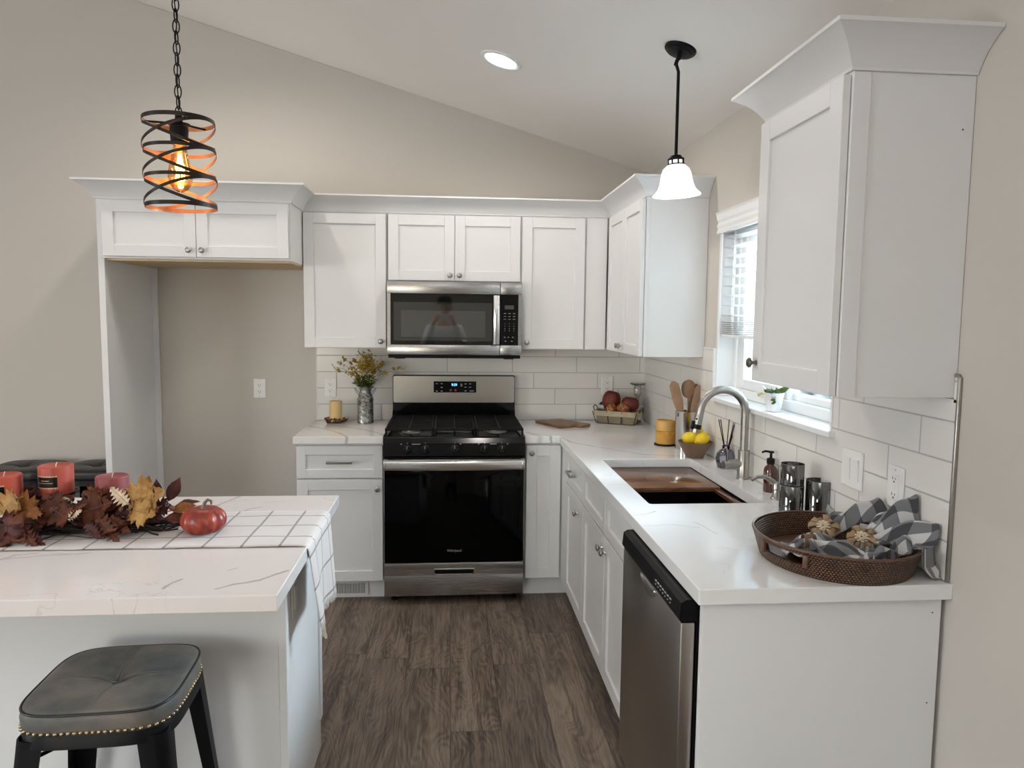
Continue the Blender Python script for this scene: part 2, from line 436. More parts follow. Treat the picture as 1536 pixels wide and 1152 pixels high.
# wall behind the photographer with the sliding glass door opening
mb = MB()
M_ = Matrix(((1, 0, 0, 0), (0, 0, 1, 0), (0, 1, 0, 0), (0, 0, 0, 1)))
mb.prism([(RX0-.1, 0), (-5.9, 0), (-5.9, 2.1), (-3.1, 2.1), (-3.1, 0), (0, 0), (0, 2.455), (-4.2, ceil_z(-4.19)), (RX0-.1, ceil_z(RX0-.1))], RY0-.12, RY0, M_)
struct('wall_front', mb, 'wall')
mb = MB()
mb.prism([(0.15, 2.455-.2925*.15), (-4.2, 2.455+.2925*4.2), (RX0-.15, ceil_z(RX0-.15)), (RX0-.15, ceil_z(RX0-.15)+.1), (-4.2, 2.455+.2925*4.2+.1), (.15, 2.51)], RY0-.15, .15, M_)
struct('ceiling', mb, 'ceil')
def slider_door():
    r = thing('door_1', 'sliding glass door', 'door', (-4.5, -9.06, 0)); r['kind'] = 'structure'
    mb = MB()
    for (x0, x1) in ((-5.9, -5.82), (-4.54, -4.46), (-3.18, -3.1)): mb.box(x0, x1, -9.1, -9.02, 0, 2.1, .004)
    mb.box(-5.9, -3.1, -9.1, -9.02, 2.02, 2.1, .004); mb.box(-5.9, -3.1, -9.1, -9.02, 0, .1, .004)
    obj('door_frame', mb, 'trim', r); obj('glass_pane', MB().box(-5.82, -3.18, -9.065, -9.055, .1, 2.02), 'glass', r)
slider_door()
r = thing('window_2', 'dining window', 'window', (-7.06, -4.5, .85)); r['kind'] = 'structure'
mb = MB()
for a, b in ((-5.4, -5.34), (-4.53, -4.47), (-3.66, -3.6)): mb.box(-7.1, -7.03, a, b, .85, 2.15, .004)
mb.box(-7.1, -7.03, -5.4, -3.6, .85, .91, .004); mb.box(-7.1, -7.03, -5.4, -3.6, 2.09, 2.15, .004)
obj('window_frame', mb, 'trim', r); obj('glass_pane', MB().box(-7.07, -7.06, -5.34, -3.66, .91, 2.09), 'glass', r)

# kitchen window: sill, jambs, vinyl slider frame, panes
w = thing('window_1', 'white vinyl sliding window over the sink', 'window', (.06, -1.78, 1.2)); w['kind'] = 'structure'
mb = MB(); mb.box(-.0005, .09, WY1-.010, WY1+.004, 1.203, WZ1+.004); mb.box(-.0005, .09, WY0-.004, WY0+.010, 1.203, WZ1+.004); mb.box(-.0005, .09, WY0, WY1, WZ1-.008, WZ1+.004)
mb.box(-.011, .0, WY1-.001, WY1+.011, 1.205, 1.424); mb.box(-.011, .0, WY0-.011, WY0+.001, 1.205, 1.424)
obj('window_jamb', mb, 'trim', w)
mb = MB(); mb.box(-.03, .09, -2.345, -1.255, 1.183, 1.203, .004, 2); obj('window_sill', mb, 'trim', w)
mb = MB(); fx0, fx1 = .075, .135
mb.box(fx0, fx1, WY1-.05, WY1, 1.2, WZ1, .004); mb.box(fx0, fx1, WY0, WY0+.05, 1.2, WZ1, .004)
mb.box(fx0+.002, fx1-.002, WY0, WY1, 1.2045, 1.245, .003); mb.box(fx0+.002, fx1-.002, WY0, WY1, WZ1-.045, WZ1-.001, .003)
mb.box(fx0+.012, fx1-.004, -1.812, -1.752, 1.24, WZ1-.04, .003)
obj('window_frame', mb, 'trim', w)
mb = MB()
mb.box(fx0+.008, fx1-.01, -1.365, WY1-.045, 1.245, 1.94, .004); mb.box(fx0+.008, fx1-.01, -1.81, -1.755, 1.245, 1.94, .004)
mb.box(fx0+.0095, fx1-.011, -1.756, -1.364, 1.246, 1.29, .002); mb.box(fx0+.0095, fx1-.011, -1.756, -1.364, 1.90, 1.939, .002)
obj('sash', mb, 'trim', w)
mb = MB()
mb.box(fx0+.03, fx1, -2.27, -2.23, 1.245, 1.94, .003); mb.box(fx0+.03, fx1, -2.26, -1.81, 1.245, 1.272, .003); mb.box(fx0+.03, fx1, -2.26, -1.81, 1.91, 1.945, .003)
obj('sash', mb, 'trim', w)
obj('glass_pane', MB().box(.103, .107, -1.755, -1.365, 1.29, 1.90), 'glass', w)
obj('glass_pane', MB().box(.118, .122, -2.23, -1.81, 1.272, 1.91), 'glass', w)

# blind
t = thing('window_blind', 'white faux wood slat blind, half raised in the window over the sink', 'blind', (.03, -1.78, 1.95))
mb = MB(); ya, yb = -2.325, -1.25
prof = [(0, 0), (.018, 0), (.02, .012), (.014, .02), (.02, .034), (.014, .05), (.02, .062), (.024, .085), (.03, .094), (0, .094)]
poly = [(-.001-x, z) for x, z in prof]
M_xz = Matrix(((1, 0, 0, 0), (0, 0, 1, 0), (0, 1, 0, 0), (0, 0, 0, 1)))
mb.prism([(x, 1.945+z) for x, z in poly], ya, yb, M_xz); obj('valance', mb, 'trim', t)
zs = [1.925-.0437*i for i in range(9)]
for z in zs:
    mb = MB(); mb.box(-.025, .025, -2.305, -1.262, -.0015, .0015, .0008)
    mb.tf(Matrix.Translation((.038, 0, z)) @ Matrix.Rotation(R(8), 4, 'Y')); obj('slat', mb, 'trim', t)
mb = MB()
for i in range(7): mb.box(.013, .063, -2.305, -1.262, 1.494+i*.0085, 1.494+i*.0085+.0034, .001)
mb.box(.012, .064, -2.308, -1.26, 1.476, 1.49, .003, 2); obj('slat_stack', mb, 'trim', t)
mb = MB(); mb.box(.01, .062, -2.305, -1.262, 1.945, 1.985, .002); obj('headrail', mb, 'trim', t)
for y in (-1.40, -1.78, -2.16):
    mb = MB(); mb.tube([(.012, y, 1.95), (.0115, y, 1.70), (.012, y, 1.48)], .0012, 6); mb.tube([(.064, y, 1.95), (.0645, y, 1.48)], .0012, 6)
    mb.tube([(.012, y+.012, 1.95), (.008, y+.014, 1.6), (.006, y, 1.55), (.008, y-.01, 1.49)], .001, 6)
    obj('ladder_cord', mb, 'trim', t)
mb = MB(); mb.tube([(-.004, -1.285, 1.95), (-.006, -1.287, 1.60), (-.008, -1.29, 1.44)], .0042, 8); mb.tube([(-.0078, -1.29, 1.45), (-.0082, -1.2905, 1.415)], [.0055, .006], 8)
obj('tilt_wand', mb, 'trim', t, 40)

# ------------------------------------------------------------------ outside
MAT['siding'] = None
tt = NT('blue_grey_siding'); z = tt.xyz(tt.pos())[2]
f = tt.M('FRACT', tt.M('DIVIDE', z, .13))
tt.set(col=tt.mix(tt.ramp(f, [(0, 1), (.06, 0)]), (.42, .49, .60), (.22, .27, .34)), rough=.7); MAT['siding'] = tt.m
MAT['grass'] = simple('lawn_grass', (.10, .22, .05), .9, nscale=6, namp=.3)
MAT['leafgreen'] = simple('tree_foliage', (.09, .20, .05), .7, nscale=5, namp=.35)
MAT['bark'] = simple('tree_bark', (.10, .075, .055), .9, nscale=20, namp=.2)
o = obj('lawn', MB().box(.15, 30, -25, 25, -.3, -.12), 'grass'); tag(o, 'green lawn outside the kitchen window', 'lawn', kind='structure')
nb = thing('neighbour_house', 'blue-grey sided house seen through the kitchen window', 'house', (6.0, 4, -.12))
obj('wall', MB().box(5.0, 10.0, 1.2, 12.0, -.12, 3.2), 'siding', nb)
mb = MB(); mb.prism([(4.6, 3.1), (7.5, 4.6), (10.4, 3.1)], .9, 12.3, M_xz); obj('roof', mb, simple('asphalt_shingle', (.16, .16, .17), .9, nscale=30), nb)
wf = obj('window', MB().box(4.95, 5.02, 2.2, 3.1, .9, 2.1, .01), 'trim', nb); obj('pane', MB().box(4.94, 4.96, 2.28, 3.02, .98, 2.02), simple('dark_pane', (.10, .13, .17), .05), wf)
random.seed(4)
tr = thing('leafy_tree', 'green leafy tree outside the kitchen window', 'tree', (3.6, 7.9, -.12))
obj('trunk', MB().tube([(3.6, 7.9, -.12), (3.63, 7.88, .9), (3.6, 7.92, 1.7)], [.09, .07, .05], 10), 'bark', tr, 60)
mb = MB()
for i in range(26):
    mb.ellipsoid((3.6+max(-.4, min(.4, random.gauss(0, .25))), 7.9+random.gauss(0, .3), 1.9+random.gauss(0, .35)), *(random.uniform(.16, .30),)*3, n=12)
for v in mb.bm.verts: v.co += mnoise.noise_vector(v.co*4)*.13
obj('crown', mb, 'leafgreen', tr, 180)

# ------------------------------------------------------------------ backsplash
TZ = 1.368
struct('trim_1', MB().box(-2.044, -.0, -.008, 0, .9145, TZ+.004), 'tile_b')
mb = MB(); TX = -.008
mb.box(TX, 0, -1.246, -.008, .9145, 1.368); mb.box(TX, 0, -1.246, -1.086, 1.368, 1.424)
mb.box(TX, 0, -2.314, -1.246, .9145, 1.183)
mb.box(TX, 0, -2.897, -2.314, .9145, 1.368); mb.box(TX, 0, -2.897, -2.887, 1.36, 1.424)
mb.box(TX, 0, -2.418, -2.314, 1.368, 1.424)
struct('trim_2', mb, 'tile_r')
mb = MB(); mb.tube([(-.005, -2.9005, .915), (-.005, -2.9005, 1.418), (-.005, -2.896, 1.4262), (-.005, -2.887, 1.4275)], .0055, 10)
mb.box(-.010, 0, -2.906, -2.897, .915, 1.424, .003, 2)
struct('trim_3', mb, 'nickel', 50)
mb = MB(); mb.box(-2.050, -2.044, -.010, 0, .9145, TZ, .002); struct('trim_4', mb, 'outlet')

# ------------------------------------------------------------------ cabinets
def shaker(w, h, rail=.058, t=.02, rec=.009, tail=None):
    """door front in x 0..w, z 0..h, front face at y=0, back at y=t"""
    mb = MB(); b = .0016
    mb.box(0, rail, 0, t, 0, h, b); mb.box(w-rail, w, 0, t, 0, h, b)
    mb.box(rail-.001, w-rail+.001, 0, t, 0, rail, b); mb.box(rail-.001, w-rail+.001, 0, t, h-rail, h, b)
    mb.box(rail-.002, w-rail+.002, rec, t-.002, rail-.002, h-rail+.002)
    return mb
MAT_R = Matrix.Rotation(R(-90), 4, 'Z')
def face(mb, side, a, z, plane):
    """side 'b': front towards -y, left edge x=a, front face at y=plane; side 'r': front towards -x, local x runs towards -y from y=a"""
    if side == 'b': mb.tf(Matrix.Translation((a, plane, z)))
    else: mb.tf(Matrix.Translation((plane, a, z)) @ MAT_R)
    return mb
def knob(side, a, z, plane, parent, mat='nickel'):
    prof = [(.0075, 0), (.0075, .002), (.0045, .006), (.0045, .013), (.009, .016), (.0145, .020), (.0150, .0235), (.012, .0275), (.006, .029), (0, .0292)]
    M0 = Matrix.Rotation(R(90), 4, 'X')   # z axis -> -y
    mb = MB().lathe(prof, n=20, mat=M0)
    face(mb, side, a, z, plane); return obj('knob', mb, mat, parent, 50)
def pull(side, a, z, plane, parent, w=.135, mat='nickel'):
    mb = MB(); mb.box(-w/2, w/2, -.032, -.024, -.007, .007, .002, 2)
    for s in (-1, 1): mb.box(s*w/2-.008*(s > 0)-.0, s*w/2+.008*(s < 0), -.026, 0, -.006, .006, .0015)
    face(mb, side, a, z, plane); return obj('handle', mb, mat, parent, 40)
def fdoor(side, a, w, z0, z1, plane, parent, name='door', rail=.058, kn=None, km='nickel'):
    d = obj(name, face(shaker(w, z1-z0, rail), side, a, z0, plane), 'cab', parent)
    if kn:
        ka = (a+kn[0]) if side == 'b' else (a-kn[0])
        knob(side, ka, kn[1], plane, d, km)
    return d
UB, UT = 1.372, 2.134
def ubody(x0, x1, y0, y1, z0, z1, parent, hollow=False):
    mb = MB()
    if hollow:
        mb.box(x0, x0+.018, y0, y1, z0, z1, .001); mb.box(x1-.018, x1, y0, y1, z0, z1, .001); mb.box(x0, x1, y0, y1, z1-.018, z1); mb.box(x0, x1, y1-.018, y1, z0, z1)
    else: mb.box(x0, x1, y0, y1, z0, z1, .0012)
    return obj('body', mb, 'cab', parent)
# fridge surround
t = thing('refrigerator_cabinet', 'white two-door cabinet with a tall side panel above the empty refrigerator space', 'cabinet', (-2.55, -.3, 0))
mb = MB(); mb.box(-3.03, -2.062, -.61, -.004, 1.836, 2.134, .0012); obj('body', mb, 'cab', t)
obj('underside', MB().box(-2.995, -2.066, -.59, -.006, 1.826, 1.8362), 'wood_raw', t)
obj('side_panel', MB().box(-3.030, -2.998, -.61, -.004, 0, 1.836, .0015), 'cab', t)
obj('wall_cleat', MB().box(-2.998, -2.968, -.02, -.004, 0, 1.826, .0012), 'cab', t)
d = fdoor('b', -2.998, .462, 1.846, 2.126, -.632, t, kn=(.462-.032, 1.881))
d = fdoor('b', -2.533, .462, 1.846, 2.126, -.632, t, kn=(.032, 1.881))
# uppers on the back wall
t = thing('wall_cabinet', 'white single-door wall cabinet left of the microwave', 'cabinet', (-1.826, -.15, UB))
ubody(-2.060, -1.590, -.305, -.001, UB, UT, t); fdoor('b', -2.056, .458, 1.375, 2.127, -.327, t, kn=(.458-.030, 1.412))
t = thing('wall_cabinet', 'short white two-door wall cabinet directly above the microwave', 'cabinet', (-1.209, -.15, 1.755))
ubody(-1.5885, -.8285, -.305, -.001, 1.755, UT, t)
fdoor('b', -1.585, .3735, 1.759, 2.127, -.327, t, kn=(.3735-.026, 1.79)); fdoor('b', -1.209, .3735, 1.759, 2.127, -.327, t, kn=(.026, 1.79))
t = thing('wall_cabinet', 'white single-door wall cabinet with filler strip right of the microwave', 'cabinet', (-.57, -.15, UB))
ubody(-.827, -.331, -.305, -.001, UB, UT, t); fdoor('b', -.823, .363, 1.375, 2.127, -.327, t, kn=(.030, 1.412))
obj('filler', MB().box(-.449, -.3285, -.3125, -.304, 1.373, 2.132, .001), 'cab', t)
# uppers on the right wall
t = thing('wall_cabinet', 'white two-door wall cabinet on the right wall in the far corner', 'cabinet', (-.15, -.7, UB))
ubody(-.305, -.001, -1.083, -.306, UB, UT, t)
fdoor('r', -.349, .364, 1.375, 2.127, -.327, t, kn=(.364-.03, 1.412), rail=.052); fdoor('r', -.716, .364, 1.375, 2.127, -.327, t, kn=(.03, 1.412), rail=.052)
obj('end_panel', MB().box(-.3045, -.285, -1.0855, -1.083, UB+.001, UT-.001, .0006), 'cab', t)
t = thing('wall_cabinet', 'large white wall cabinet right of the window, nearest the camera', 'cabinet', (-.15, -2.65, UB))
ubody(-.305, -.001, -2.885, -2.425, UB, UT, t)
fdoor('r', -2.428, .454, 1.375, 2.127, -.327, t, kn=(.032, 1.43), km='pewter')
obj('end_panel', MB().box(-.3048, -.262, -2.889, -2.885, UB+.0005, UT-.001, .0008), 'cab', t)
mb = MB(); mb.cyl((-.028, -2.8855, 2.01), (-.028, -2.8845, 2.01), .0022, 8); obj('nail_hole', mb, 'outlet_hole', t)
# crown moulding
def sweep(path, prof):
    mb = MB(); n = len(path); P = [Vector((x, y)) for x, y in path]
    rows = []
    for i in range(n):
        d0 = (P[i]-P[i-1]).normalized() if i else None; d1 = (P[i+1]-P[i]).normalized() if i < n-1 else None
        n0 = Vector((d0.y, -d0.x)) if d0 else None; n1 = Vector((d1.y, -d1.x)) if d1 else None
        if n0 is None: off = n1
        elif n1 is None: off = n0
        else: off = (n0+n1)/(1+n0.dot(n1))
        rows.append([mb.bm.verts.new((P[i].x+off.x*o, P[i].y+off.y*o, z)) for o, z in prof])
    k = len(prof)
    for A, B in zip(rows[:-1], rows[1:]):
        for j in range(k): mb.bm.faces.new((A[j], A[(j+1) % k], B[(j+1) % k], B[j]))
    mb.bm.faces.new(rows[0]); mb.bm.faces.new(list(reversed(rows[-1])))
    return mb
zc = 2.1345
cove = [(.008+.066*i/10+.0055*math.sin(-PI*i/10), zc+.006+.070*i/10+.004*math.sin(PI*i/10)) for i in range(11)]
prof = [(-.001, zc), (.006, zc), (.008, zc+.004)] + cove + [(.078, zc+.078), (.083, zc+.080), (.083, zc+.089), (.06, zc+.089), (-.001, zc+.03)]
o = obj('crown_moulding', sweep([(-3.03, -.002), (-3.03, -.61), (-2.062, -.61), (-2.062, -.305), (-.305, -.305), (-.305, -1.083), (-.002, -1.083)], prof), 'cab', smooth=28)
tag(o, 'white crown moulding running along the tops of the back-wall cabinets', 'crown moulding')
o = obj('crown_moulding', sweep([(-.002, -2.425), (-.305, -2.425), (-.305, -2.885), (-.002, -2.885)], prof), 'cab', smooth=28)
tag(o, 'white crown moulding on the large cabinet nearest the camera', 'crown moulding')

# base cabinets
BZ0, BZ1 = .112, .874
t = thing('base_cabinet', 'white base cabinet with one drawer and door left of the range', 'cabinet', (-1.82, -.3, 0))
obj('body', MB().box(-2.052, -1.592, -.609, -.001, BZ0, BZ1, .0012), 'cab', t); obj('toe_kick', MB().box(-2.052, -1.592, -.555, -.02, 0, BZ0), 'cab', t)
d = fdoor('b', -2.049, .454, .687, .862, -.63, t, 'drawer', .048); pull('b', -2.049+.227, .776, -.63, d)
fdoor('b', -2.049, .454, .116, .680, -.63, t, kn=(.454-.028, .628))
t = thing('base_cabinet', 'narrow white single-door base cabinet between the range and the corner', 'cabinet', (-.72, -.3, 0))
obj('body', MB().box(-.822, -.601, -.609, -.001, BZ0, BZ1, .0012), 'cab', t); obj('toe_kick', MB().box(-.822, -.556, -.555, -.02, 0, BZ0), 'cab', t)
fdoor('b', -.817, .190, .116, .862, -.63, t, rail=.060, kn=(.028, .820))
t = thing('base_cabinet', 'white base cabinet with drawer and door in the corner of the right run', 'cabinet', (-.3, -.9, 0))
obj('body', MB().box(-.600, -.001, -1.288, -.001, BZ0, BZ1, .0012), 'cab', t); obj('toe_kick', MB().box(-.555, -.02, -1.288, -.56, 0, BZ0), 'cab', t)
obj('filler', MB().box(-.618, -.60, -.790, -.632, .114, .866, .001), 'cab', t)
XF = -.622
d = fdoor('r', -.795, .490, .700, .862, XF, t, 'drawer', .045); pull('r', -.795-.215, .783, XF, d, .13)
fdoor('r', -.795, .490, .116, .693, XF, t, kn=(.490-.11, .628))
t = thing('base_cabinet', 'white two-door sink base cabinet with two false drawer fronts', 'cabinet', (-.3, -1.77, 0))
mb = MB(); mb.box(-.600, -.001, -2.256, -1.289, BZ0, .60, .001); mb.box(-.600, -.565, -2.256, -1.289, .60, BZ1); obj('body', mb, 'cab', t)
obj('toe_kick', MB().box(-.555, -.02, -2.256, -1.289, 0, BZ0), 'cab', t)
fdoor('r', -1.292, .474, .700, .862, XF, t, 'false_drawer', .045); fdoor('r', -1.772, .474, .700, .862, XF, t, 'false_drawer', .045)
fdoor('r', -1.292, .474, .116, .693, XF, t, kn=(.474-.03, .64)); fdoor('r', -1.772, .474, .116, .693, XF, t, kn=(.03, .64))
# end panel
t = thing('end_panel', 'white finished panel closing the right counter run beside the dishwasher', 'panel', (-.3, -2.89, 0))
obj('board', MB().box(-.624, -.012, -2.897, -2.880, 0, .874, .001), 'cab', t)
for x, z in ((-.035, .835), (-.035, .60)):
    mb = MB(); mb.cyl((x, -2.8975, z), (x, -2.8965, z), .002, 8); obj('nail_hole', mb, 'outlet_hole', t)
# countertops
def slab(name, poly, z0, z1, mat, hole=None):
    mb = MB(); bm = mb.bm
    if hole is None: mb.prism(poly, z0, z1)
    else:
        for z, flip in ((z0, True), (z1, False)):
            o_ = [bm.verts.new((x, y, z)) for x, y in poly]; h_ = [bm.verts.new((x, y, z)) for x, y in hole]
            es = [bm.edges.new((o_[i], o_[(i+1) % len(o_)])) for i in range(len(o_))]+[bm.edges.new((h_[i], h_[(i+1) % len(h_)])) for i in range(len(h_))]
            bmesh.ops.triangle_fill(bm, edges=es, use_beauty=True)
            if flip: lo, lh = o_, h_
            else: uo, uh = o_, h_
        for A, B in ((lo, uo), (lh, uh)):
            for i in range(len(A)): bm.faces.new((A[i], A[(i+1) % len(A)], B[(i+1) % len(B)], B[i]))
    o = obj(name, mb, mat)
    bv = o.modifiers.new('bevel', 'BEVEL'); bv.width = .0025; bv.segments = 2; bv.limit_method = 'ANGLE'; bv.angle_limit = R(50)
    return o
def rrect(x0, x1, y0, y1, r, n=5):
    P = []
    for cx, cy, a0 in ((x1-r, y0+r, -90), (x1-r, y1-r, 0), (x0+r, y1-r, 90), (x0+r, y0+r, 180)):
        for i in range(n+1): a = R(a0+90*i/n); P.append((cx+r*math.cos(a), cy+r*math.sin(a)))
    return P
CT = .914
hole = rrect(-.541, -.125, -2.110, -1.302, .012)
o = slab('countertop', [(-.826, -.0085), (-.0085, -.0085), (-.0085, -2.9), (0, -2.907), (0, -2.918), (-.641, -2.918), (-.641, -.640), (-.826, -.640)], .8745, CT, 'quartz_r', hole)
tag(o, 'white veined quartz L-shaped countertop holding the sink', 'countertop')
o = slab('countertop', [(-2.064, 0), (-2.064, -.640), (-1.5905, -.640), (-1.5905, -.0085), (-2.04, -.0085)], .8745, CT, 'quartz_l')
tag(o, 'small white veined quartz countertop left of the range', 'countertop')
# floor register in the toe kick
t = thing('floor_register', 'white slotted heating vent in the toe kick left of the range', 'vent', (-1.79, -.556, .05))
obj('frame', MB().box(-1.905, -1.682, -.561, -.5555, .012, .092, .001), 'outlet', t)
obj('backing', MB().box(-1.892, -1.697, -.5622, -.561, .024, .080), 'outlet_hole', t)
for i in range(23): obj('slat', MB().box(-1.890+i*.0086, -1.8858+i*.0086, -.5645, -.562, .022, .082), 'outlet', t)

# outlets
def outlet(name, label, side, a, z, plane, w=.073, h=.117, gfci=False):
    mb = MB(); mb.box(-w/2, w/2, -.006, 0, -h/2, h/2, .003, 2)
    loc = Vector((a, plane, z)) if side == 'b' else Vector((plane, a, z))
    t = thing(name, label, 'outlet', loc)
    obj('cover_plate', face(mb, side, a, z, plane), 'outlet', t)
    if gfci:
        obj('device', face(MB().box(-.0175, .0175, -.009, -.005, -.035, .035, .001), side, a, z, plane), 'outlet', t)
        obj('reset_button', face(MB().box(-.008, .008, -.0105, -.009, -.006, .006, .0006), side, a, z, plane), 'outlet', t)
    for s in (-1, 1):
        if not gfci:
            m2 = MB(); m2.prism(rrect(-.0165, .0165, -.0145, .0145, .009), -.0085, -.005, Matrix(((1, 0, 0, 0), (0, 0, 1, 0), (0, 1, 0, 0), (0, 0, 0, 1))))
            m2.tf(Matrix.Translation((0, 0, s*.0195))); obj('receptacle', face(m2, side, a, z, plane), 'outlet', t)
        m3 = MB(); zo = s*(.0195 if not gfci else .022)
        m3.box(-.0075, -.0055, -.0096, -.008, zo-.001, zo+.007); m3.box(.0052, .0070, -.0096, -.008, zo-.0005, zo+.006)
        m3.cyl((0, -.0096, zo-.0065), (0, -.008, zo-.0065), .0027, 10)
        obj('slots', face(m3, side, a, z, plane), 'outlet_hole', t)
    for zo in ((-.048, .048)): obj('screw', face(MB().cyl((0, -.0068, zo), (0, -.0058, zo), .0025, 10), side, a, z, plane), 'ink', t)
    return t
outlet('wall_outlet', 'white duplex outlet on the bare wall in the refrigerator space', 'b', -2.389, 1.109, 0)
outlet('wall_outlet', 'white duplex outlet on the tiles behind the cream candle', 'b', -1.965, 1.116, -.008)
outlet('wall_outlet', 'white duplex outlet on the tiles behind the wire basket', 'b', -.245, 1.134, -.008)
outlet('wall_outlet', 'white outlet with reset buttons on the tiles behind the checked napkins', 'r', -2.681, 1.102, -.008, gfci=True)
t = thing('light_switch', 'white double rocker switch plate on the right backsplash', 'switch', (-.008, -2.46, 1.107))
obj('cover_plate', face(MB().box(-.058, .058, -.006, 0, -.058, .058, .003, 2), 'r', -2.46, 1.107, -.008), 'outlet', t)
for s in (-1, 1):
    mb = MB(); mb.prism([(-.006, -.033), (-.0075, -.033), (-.0105, .033), (-.006, .033)], -.0165, .0165, Matrix(((0, 0, 1, 0), (1, 0, 0, 0), (0, 1, 0, 0), (0, 0, 0, 1))))
    mb.tf(Matrix.Translation((s*.023, 0, 0))); obj('rocker', face(mb, 'r', -2.46, 1.107, -.008), 'outlet', t)
# ------------------------------------------------------------------ text helper (lettering as mesh)
def text_mb(s, size, mat, ext=.0002, align='CENTER'):
    cu = bpy.data.curves.new('txt', 'FONT'); cu.body = s; cu.size = size; cu.align_x = align; cu.align_y = 'CENTER'; cu.extrude = ext
    o = bpy.data.objects.new('txt', cu); C.objects.link(o)
    dg = bpy.context.evaluated_depsgraph_get(); me = bpy.data.meshes.new_from_object(o.evaluated_get(dg))
    mb = MB(); mb.bm.from_mesh(me); mb.bm.transform(mat)
    bpy.data.objects.remove(o); bpy.data.curves.remove(cu); bpy.data.meshes.remove(me)
    return mb
TB = Matrix.Rotation(R(90), 4, 'X')     # text plane facing -y
# ------------------------------------------------------------------ range
x0, x1 = -1.5865, -.8305; xm = (x0+x1)/2
t = thing('gas_range', 'stainless steel and black gas range with a backguard clock', 'range', (xm, -.35, 0))
mb = MB(); mb.box(x0+.004, x1-.004, -.640, -.03, .045, .900, .002); obj('body', mb, 'black', t)
for sx in (x0+.05, x1-.05):
    for sy in (-.60, -.10):
        obj('foot', MB().lathe([(.018, 0), (.018, .012), (.011, .016), (.011, .05)], (sx, sy, 0), 14), 'blackplastic', t, 40)
dr = obj('storage_drawer', MB(), 'ss', t)
bpy.data.objects.remove(dr)
# drawer front with an inset grip
mb = MB(); zb, zt = .050, .232; ga, gb, gz0, gz1 = xm-.105, xm+.105, .167, .195
mb.box(x0+.003, x1-.003, -.690, -.655, zb, gz0, .003, 2); mb.box(x0+.003, x1-.003, -.690, -.655, gz1, zt, .003, 2)
mb.box(x0+.003, ga, -.690, -.655, gz0-.004, gz1+.004, .001); mb.box(gb, x1-.003, -.690, -.655, gz0-.004, gz1+.004, .001)
mb.box(x0+.01, x1-.01, -.655, -.641, zb, zt)
d = obj('storage_drawer', mb, 'ss', t, 30)
mb = MB(); mb.box(ga, gb, -.662, -.656, gz0-.004, gz1+.004); obj('recess', mb, 'iron', d)
mb = MB(); mb.box(ga-.004, gb+.004, -.6925, -.688, gz1-.002, gz1+.006, .002, 2); mb.box(ga+.004, gb-.004, -.6915, -.672, gz0-.004, gz0+.004, .002, 2); obj('grip', mb, 'ssb', d, 40)
# oven door
mb = MB(); mb.box(x0+.003, x1-.003, -.690, -.642, .238, .800, .004, 2); d = obj('oven_door', mb, 'ss', t, 30)
mb = MB(); mb.box(x0+.006, x1-.006, -.6935, -.6895, .240, .748, .002, 2); obj('door_glass', mb, simple('black_oven_glass', (.001, .001, .001), .06, spec=.12), d, 30)
mb = text_mb('Whirlpool', .019, Matrix.Translation((xm, -.694, .300)) @ TB); obj('logo', mb, 'ink', d)
# handle: broad bowed bar
mb = MB()
def hf(u, v):
    a = (v)*2*PI; x = x0+.006+(x1-x0-.012)*u; bow = .036+.016*math.sin(PI*u)
    return Vector((x, -.690-bow+.007*math.cos(a), .773+.0260*math.copysign(abs(math.sin(a))**.7, math.sin(a))))
mb.grid(hf, 28, 16)
for e_ in (x0+.012, x1-.012): mb.box(e_-.008, e_+.008, -.735, -.688, .755, .792, .003, 2)
obj('handle', mb, 'ssb', d, 60)
mb = MB(); mb.box(x0+.02, x1-.02, -.700, -.690, .800, .810, .001); obj('vent_gap', mb, 'blackm', t)
# control panel (sloped) + knobs
mb = MB(); mb.prism([(-.692, .812), (-.700, .818), (-.690, .885), (-.665, .912), (-.60, .916), (-.60, .812)], x0+.002, x1-.002, Matrix(((0, 0, 1, 0), (1, 0, 0, 0), (0, 1, 0, 0), (0, 0, 0, 1))))
cp = obj('control_panel', mb, 'black', t)
for kx in (-1.459, -1.364, xm, -1.049, -.957):
    Mk = Matrix.Translation((kx, -.697, .853)) @ Matrix.Rotation(R(82), 4, 'X')
    k = obj('control_knob', MB().lathe([(.024, 0), (.024, .006), (.020, .009), (.019, .020), (.016, .023), (0, .0235)], n=24, mat=Mk), 'blackplastic', t, 40)
    mb = MB(); mb.box(-.0045, .0045, -.019, .019, .020, .034, .002, 2); mb.tf(Mk); obj('grip', mb, 'blackplastic', k, 40)
    mb = MB(); mb.box(-.001, .001, .004, .018, .0338, .0345); mb.tf(Mk); obj('pointer', mb, 'ink', k)
mb = MB()
for kx in (-1.459, -1.364, xm, -1.049, -.957):
    mb.box(kx-.001, kx+.001, -.6935, -.6915, .884, .889)
for a, b in ((-1.435, -1.39), (-1.02, -.985)): mb.box(a, b, -.694, -.692, .8795, .8825)
for a in (-1.495, -1.182, -.93, -1.085): mb.box(a, a+.008, -.694, -.692, .8795, .8835)
absorb(cp, obj('dial_markings', mb, 'ink', cp))
